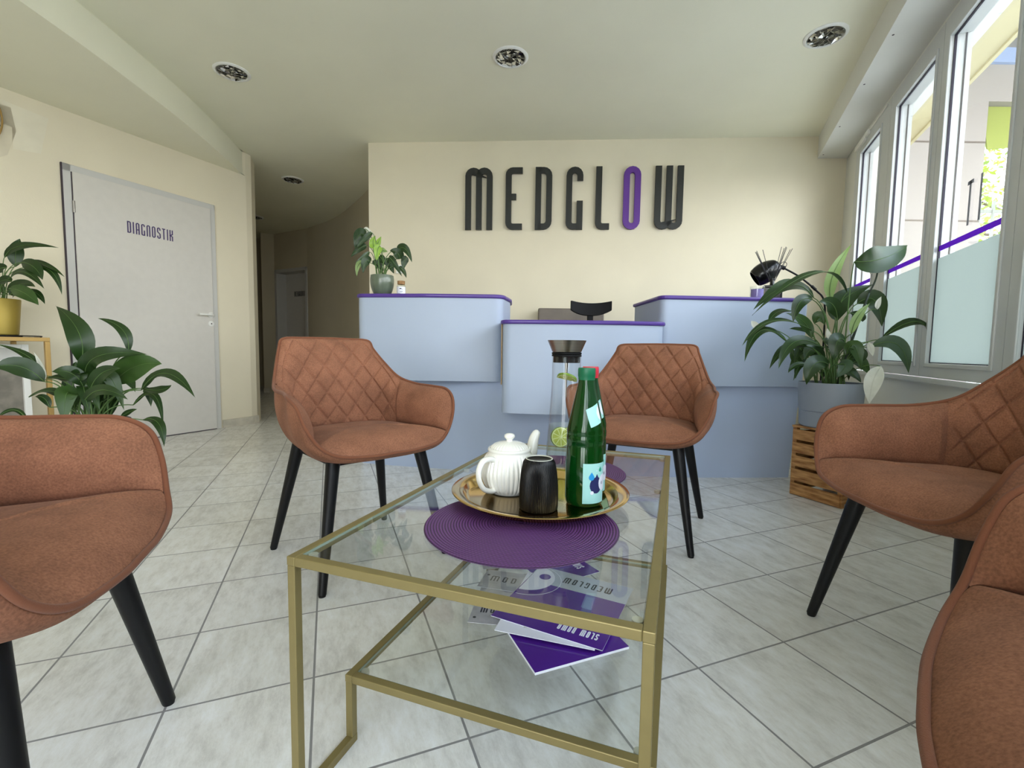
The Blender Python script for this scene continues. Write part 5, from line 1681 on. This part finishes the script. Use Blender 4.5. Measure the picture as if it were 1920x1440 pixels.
for (dx, dy, dz) in ((-0.085, 0.01, .170), (-0.082, -0.01, .176), (-0.078, 0.02, .166), (-0.050, 0.02, .180), (0.034, 0.0, .190), (0.050, 0.02, .192), (0.055, -0.02, .194), (0.060, 0.0, .190), (0.078, 0.02, .180), (0.086, -0.01, .182)):
    L_ = Vector((dx, dy, dz + 0.01)).normalized() * 0.235
    MB().tube([(dx * 0.05, dy * 0.05, 0.10), (dx * 0.05 + L_.x, dy * 0.05 + L_.y, 0.10 + L_.z)], 0.0018, 6).build('reed', 'reed', df)
# arc lamp behind the counter end
lp = thing('floor_lamp', 'black arc lamp whose domed shade hangs beside the reed diffuser', 'lamp', (2.16, 3.235, 0))
mb = MB(); mb.lathe([(0.0, 0.0), (0.13, 0.0), (0.13, 0.012), (0.12, 0.018), (0.0, 0.02)], (0, 0, 0), 40); mb.build('base', 'blackmatt', lp, smooth=40)
B0 = Vector((2.16, 3.235, 0))
armp = [(2.16, 3.235, 0.018), (2.158, 3.235, 0.6), (2.15, 3.22, 0.98), (2.097, 3.16, 1.150), (2.032, 3.15, 1.220), (1.919, 3.15, 1.306), (1.809, 3.15, 1.364)]
mb = MB(); mb.tube([p - B0 for p in cr(armp, 6)], 0.0058, 10)
c_ = Vector((2.015, 3.15, 1.236)) - B0
mb.tube([c_ + Vector((0.014, 0, -0.012)), c_ - Vector((0.014, 0, -0.012))], 0.0092, 12)
mb.build('arm', 'blackmatt', lp, smooth=60)
ax = Vector((-0.79, 0.26, -0.56)).normalized()
sd = MB()
dm = [(p.x, p.y) for p in cr([(0.018, -0.168), (0.044, -0.150), (0.066, -0.100), (0.070, -0.055), (0.062, -0.015), (0.054, 0.0)], 6)]
sd.lathe([(0.0, -0.170)] + dm + [(q[0] - 0.003, q[1]) for q in dm[::-1]], (0, 0, 0), 48)
sho = sd.build('lamp_shade', 'blackgloss', lp, smooth=60)
sho.rotation_euler = ax.to_track_quat('Z', 'Y').to_euler()
sho.location = Vector((1.616, 3.15, 1.290)) - B0
mb = MB(); mb.tube([Vector((1.735, 3.15, 1.345)) - B0, Vector((1.775, 3.15, 1.375)) - B0, Vector((1.812, 3.15, 1.364)) - B0], 0.014, 12)
mb.tube([p - B0 for p in cr([(1.775, 3.15, 1.38), (1.80, 3.15, 1.405), (1.825, 3.15, 1.395), (1.818, 3.15, 1.366)], 6)], 0.0018, 6)
mb.build('joint', 'blackmatt', lp, smooth=50)

# ------------------------------------------------------------------ seats behind the counter
oc = thing('office_chair', 'black office chair whose curved headrest shows above the middle counter', 'office chair', (0.585, 3.60, 0), pi)
def hr(i, j):
    x = (i - 0.5) * 0.306; q = (x / 0.153)
    top = 1.152 + 0.016 * q * q; bot = 1.058 + 0.040 * abs(q) ** 2.4
    return (x, -0.030 * q * q * 1.0 + 0.03, bot + (top - bot) * j)
def hb(i, j):
    p = hr(i, j); return (p[0], p[1] + 0.035, p[2])
mb = MB(); mb.grid(hr, 24, 8); mb.grid(hb, 24, 8, flip=True)
a_, b_ = 0, 25 * 9
ed = [k for k in range(25)] + [25 * j + 24 for j in range(1, 9)] + [8 * 25 + k for k in range(23, -1, -1)] + [25 * j for j in range(7, 0, -1)]
for q in range(len(ed)):
    p0, p1 = ed[q], ed[(q + 1) % len(ed)]
    mb.f.append((a_ + p0, b_ + p0, b_ + p1, a_ + p1)); mb.mi.append(0)
hrest = mb.build('headrest', 'blackmatt', oc, smooth=50, bevel=0.004); hrest.rotation_euler = (0, 0, pi); hrest.location = (0, 0.11, 0)
mb = MB(); mb.box((-0.022, 0.045, 0.90), (0.022, 0.070, 1.10)); mb.build('headrest_post', 'blackmatt', oc, bevel=0.004)
mb = MB(); mb.grid(lambda i, j: ((i - 0.5) * 0.46, 0.06 - 0.05 * ((i - 0.5) * 2) ** 2, 0.52 + 0.42 * j), 16, 8); mb.grid(lambda i, j: ((i - 0.5) * 0.46, 0.10 - 0.05 * ((i - 0.5) * 2) ** 2, 0.52 + 0.42 * j), 16, 8, flip=True)
mb.build('backrest', 'blackmatt', oc, smooth=50)
mb = MB(); mb.prism(rounded([(-.24, -.40), (.24, -.40), (.24, .06), (-.24, .06)], [.06] * 4), 0.42, 0.50); mb.build('seat', 'blackmatt', oc, bevel=0.015)
mb = MB(); mb.lathe([(0.0, 0.08), (0.03, 0.08), (0.03, 0.42), (0.0, 0.42)], (0, -0.17, 0), 20); mb.build('column', 'blackmatt', oc, smooth=40)
for k in range(5):
    a_ = 2 * pi * k / 5 + 0.3
    mb = MB(); mb.bar((0, -0.17, 0.09), (0.28 * cos(a_), -0.17 + 0.28 * sin(a_), 0.075), 0.035, 0.03); ar = mb.build('base_arm', 'blackmatt', oc, bevel=0.004)
    mb = MB(); mb.tube([(0.28 * cos(a_) - 0.012, -0.17 + 0.28 * sin(a_), 0.03), (0.28 * cos(a_) + 0.012, -0.17 + 0.28 * sin(a_), 0.03)], 0.03, 16); mb.build('caster', 'blackmatt', ar, smooth=40)
vc = thing('side_chair', 'taupe upholstered chair back showing behind the black headrest', 'chair', (0.530, 4.29, 0))
mb = MB(); mb.box((-0.300, -0.03, 0.46), (0.300, 0.03, 1.178)); mb.build('backrest', 'taupe', vc, bevel=0.012)
mb = MB(); mb.box((-0.26, -0.24, 0.40), (0.26, -0.035, 0.48)); mb.build('seat', 'taupe', vc, bevel=0.015)
for (x, y) in ((-.23, -.21), (.23, -.21), (-.23, -.06), (.23, -.06)):
    MB().box((x - .018, y - .018, 0), (x + .018, y + .018, 0.40)).build('leg', 'blackleg', vc, bevel=0.003)

# ------------------------------------------------------------------ console by the door wall
cz = 0.829
CRN = Vector((-2.867, 2.882)); CA = atan2(-LD.y, -LD.x)      # local x away from the lens along the wall, local y to the wall
co = thing('console_table', 'narrow gold framed console with clear top beside the lettered door', 'console table', (CRN.x, CRN.y, 0), CA)
X0, X1, Y0, Y1 = -0.95, 0.0, 0.0, 0.50
g = 0.024
for (x0, y0) in ((X0, Y0), (X1 - g, Y0), (X0, Y1 - g), (X1 - g, Y1 - g)):
    MB().box((x0, y0, 0), (x0 + g, y0 + g, cz - g)).build('leg', 'goldrail', co, bevel=0.002)
mb = MB()
mb.box((X0, Y0, cz - g), (X1, Y0 + g, cz)); mb.box((X0, Y1 - g, cz - g), (X1, Y1, cz)); mb.box((X0, Y0 + g, cz - g), (X0 + g, Y1 - g, cz)); mb.box((X1 - g, Y0 + g, cz - g), (X1, Y1 - g, cz))
mb.build('top_frame', 'goldrail', co, bevel=0.002)
mb = MB(); mb.box((X0 + g + .001, Y0 + g + .001, cz - 0.007), (X1 - g - .001, Y1 - g - .001, cz - 0.0005)); mb.build('glass_top', 'tableglass', co)
mb = MB(); mb.lathe([(0.0, 0.0), (0.126, 0.0), (0.138, 0.004), (0.140, 0.012), (0.136, 0.013), (0.124, 0.006), (0.0, 0.005)], (0, 0, 0), 48)
tag(mb.build('saucer', 'blackmatt', None, smooth=40, loc=(-3.205, 2.975, cz)), 'flat black saucer under the golden pot', 'saucer')
mb = MB(); mb.box((-0.035, -0.02, 0), (0.035, 0.02, 0.006))
tag(mb.build('card', 'steel', None, bevel=0.002, loc=(-2.985, 2.885, cz)), 'small shiny card at the end of the gold console', 'card')
wf = thing('display_panel', 'white framed grey panel with a small knob standing under the console', 'display panel', (CRN.x + LN.x * 0.30, CRN.y + LN.y * 0.30, 0), CA)
P0, P1, PY = -0.80, 0.0, 0.0
mb = MB()
mb.box((P1 - 0.034, PY, 0), (P1, PY + 0.04, 0.785)); mb.box((P0, PY, 0), (P0 + 0.034, PY + 0.04, 0.785))
mb.box((P0 + .034, PY, 0.760), (P1 - .034, PY + 0.04, 0.785)); mb.box((P0 + .034, PY, 0), (P1 - .034, PY + 0.04, 0.04)); mb.box((P0 + .034, PY, 0.655), (P1 - .034, PY + 0.04, 0.685))
mb.build('frame', 'white', wf, bevel=0.003)
mb = MB(); mb.box((P0 + .034, PY + 0.02, 0.04), (P1 - .034, PY + 0.03, 0.655)); mb.build('lower_panel', 'greypanel', wf)
mb = MB(); mb.box((P0 + .034, PY + 0.02, 0.685), (P1 - .034, PY + 0.03, 0.760)); mb.build('upper_panel', 'doorframe', wf)
mb = MB(); mb.tube([(-0.085, PY - 0.010, 0.670), (-0.085, PY, 0.670)], 0.008, 16); mb.build('knob', 'steel', wf, smooth=40)
# round wall piece
sR_ = (Vector((-3.407, 3.2)) - LC).dot(LD)
rc = lpt(sR_ + 0.283, -0.02)
ck = thing('wall_ring', 'thin gold ring wall decoration above the console, cut off by the frame', 'wall decoration', (rc.x, rc.y, 2.262))
mb = MB(); mb.tube([(LD.x * 0.27 * cos(a), LD.y * 0.27 * cos(a), 0.27 * sin(a)) for a in [2 * pi * i / 72 for i in range(72)]], 0.005, 8, closed=True)
mb.build('ring', 'goldrail', ck, smooth=60)
for k in range(12):
    a = 2 * pi * k / 12 + 0.16
    p = Vector((LD.x * cos(a), LD.y * cos(a), sin(a)))
    MB().bar(p * 0.262, p * 0.225, 0.010, 0.004, up=(LN.x, LN.y, 0)).build('tick', 'blackmatt', ck)
mb = MB()
for k in range(4):
    a = 2 * pi * k / 4 + 0.16
    mb.bar((0, 0, 0), Vector((LD.x * cos(a), LD.y * cos(a), sin(a))) * 0.225, 0.004, 0.003, up=(LN.x, LN.y, 0))
c0_ = Vector((LN.x, LN.y, 0)) * 0.02
mb.tube([c0_ * 0, c0_], 0.02, 16)
mb.build('spokes', 'goldrail', ck)

# ------------------------------------------------------------------ downlights
def downlight(x, y, label, seed):
    rnd = random.Random(seed)
    d = thing('downlight', label, 'ceiling light', (x, y, CEIL), group='recessed downlights')
    mb = MB(); mb.lathe([(0.117, 0.0), (0.117, -0.003), (0.108, -0.009), (0.100, -0.010), (0.0945, -0.004), (0.0945, 0.0)], (0, 0, 0), 64)
    mb.build('trim_ring', 'white', d, smooth=50)
    mb = MB()
    R = [0.0, 0.016, 0.045, 0.072, 0.0935]; K = [1, 8, 8, 12, 16]
    for j in range(1, 5):
        k = K[j]
        for i in range(k):
            a0 = 2 * pi * i / k + j * 0.37; a1 = 2 * pi * (i + 1) / k + j * 0.37
            zz = [-0.0015 - rnd.uniform(0, 0.012) for _ in range(4)]
            q = [(R[j - 1] * cos(a0), R[j - 1] * sin(a0), zz[0]), (R[j] * cos(a0), R[j] * sin(a0), zz[1]), (R[j] * cos(a1), R[j] * sin(a1), zz[2]), (R[j - 1] * cos(a1), R[j - 1] * sin(a1), zz[3])]
            m0, m1_ = (0 if rnd.random() < 0.42 else 1), (0 if rnd.random() < 0.42 else 1)
            if R[j - 1] == 0:
                mb.add([q[0], q[1], q[2]], [(0, 1, 2)], m0)
            else:
                mb.add(q, [(0, 1, 2)], m0); mb.add(q, [(0, 2, 3)], m1_)
    # pressed glass disc under the facets shows thin bright seams
    for i in range(8):
        a0 = 2 * pi * i / 8 + 0.37
        mb.bar((0.016 * cos(a0), 0.016 * sin(a0), -0.0125), (0.092 * cos(a0 + 0.3), 0.092 * sin(a0 + 0.3), -0.0125), 0.0016, 0.0016, 0)
    mb.build('faceted_reflector', ['chrome', 'facetdark'], d, recalc=False)
downlight(-1.984, 3.382, 'round downlight in the ceiling beside the curved soffit', 1)
downlight(-0.040, 3.174, 'round downlight in the ceiling above the middle of the counter', 2)
downlight(1.853, 2.929, 'round downlight in the ceiling beside the beam over the windows', 3)
downlight(-2.540, 5.456, 'round downlight in the ceiling at the mouth of the corridor', 4)
downlight(-3.837, 7.014, 'round downlight deep in the corridor, half hidden by the wall end', 5)

# ------------------------------------------------------------------ daylight
W = bpy.data.worlds.new('sky'); SC.world = W; W.use_nodes = True
nt = W.node_tree; nt.nodes.clear()
out = _n(nt, 'ShaderNodeOutputWorld'); bg = _n(nt, 'ShaderNodeBackground')
tc = _n(nt, 'ShaderNodeTexCoord'); sx = _n(nt, 'ShaderNodeSeparateXYZ'); rp = _n(nt, 'ShaderNodeValToRGB')
mr = _n(nt, 'ShaderNodeMapRange'); mr.inputs[1].default_value = -1; mr.inputs[2].default_value = 1
nt.links.new(tc.outputs['Generated'], sx.inputs[0]); nt.links.new(sx.outputs[2], mr.inputs[0]); nt.links.new(mr.outputs[0], rp.inputs[0])
e = rp.color_ramp.elements
e[0].position = 0.44; e[0].color = (0.30, 0.29, 0.26, 1)
e[1].position = 1.0; e[1].color = (0.60, 0.76, 1.0, 1)
m_ = e.new(0.52); m_.color = (0.92, 0.92, 0.93, 1)
nt.links.new(rp.outputs[0], bg.inputs['Color']); bg.inputs['Strength'].default_value = SKY
nt.links.new(bg.outputs[0], out.inputs[0])
def portal(name, loc, xdir, zdir, sx_, sy_):
    l = bpy.data.lights.new(name, 'AREA'); l.shape = 'RECTANGLE'; l.size = sx_; l.size_y = sy_
    l.cycles.is_portal = True
    o = bpy.data.objects.new(name, l); COL.objects.link(o)
    z = Vector(zdir).normalized(); x = Vector(xdir).normalized(); y = z.cross(x)
    o.matrix_world = Matrix(((x.x, y.x, z.x, loc[0]), (x.y, y.y, z.y, loc[1]), (x.z, y.z, z.z, loc[2]), (0, 0, 0, 1)))
    return o
pc = wpt((0.33 + tR) / 2, 0.10)
portal('window_daylight', (pc.x, pc.y, 1.58), (WD.x, WD.y, 0), (WN.x, WN.y, 0), tR - 0.4, 1.8)

portal('front_daylight', (-1.35, REAR - 0.15, 1.28), (1, 0, 0), (0, -1, 0), 2.0, 2.36)

# ------------------------------------------------------------------ camera
F_PX, PITCH, ROLL, H = 868.8, radians(4.21), radians(0.80), 0.7935
fw = Vector((0, cos(PITCH), -sin(PITCH))); r0 = Vector((1, 0, 0)); u0_ = r0.cross(fw)
rr_ = r0 * cos(ROLL) + u0_ * sin(ROLL); uu_ = u0_ * cos(ROLL) - r0 * sin(ROLL)
cam = bpy.data.cameras.new('camera'); cam.sensor_fit = 'HORIZONTAL'; cam.sensor_width = 36.0
cam.lens = F_PX / 1920 * 36.0; cam.clip_start = 0.02; cam.clip_end = 200
cob = bpy.data.objects.new('camera', cam); COL.objects.link(cob)
cob.matrix_world = Matrix(((rr_.x, uu_.x, -fw.x, 0), (rr_.y, uu_.y, -fw.y, 0), (rr_.z, uu_.z, -fw.z, H), (0, 0, 0, 1)))
SC.camera = cob
SC.view_settings.view_transform = 'Standard'; SC.view_settings.look = 'None'
SC.view_settings.gamma = 1.0; SC.view_settings.use_curve_mapping = False
SC.view_settings.exposure = EXPO
SC.cycles.use_denoising = True
SC.cycles.max_bounces = 12; SC.cycles.diffuse_bounces = 6; SC.cycles.transparent_max_bounces = 24; SC.cycles.transmission_bounces = 10; SC.cycles.glossy_bounces = 6
SC.cycles.caustics_reflective = False; SC.cycles.caustics_refractive = False
SC.cycles.sample_clamp_indirect = 8.0
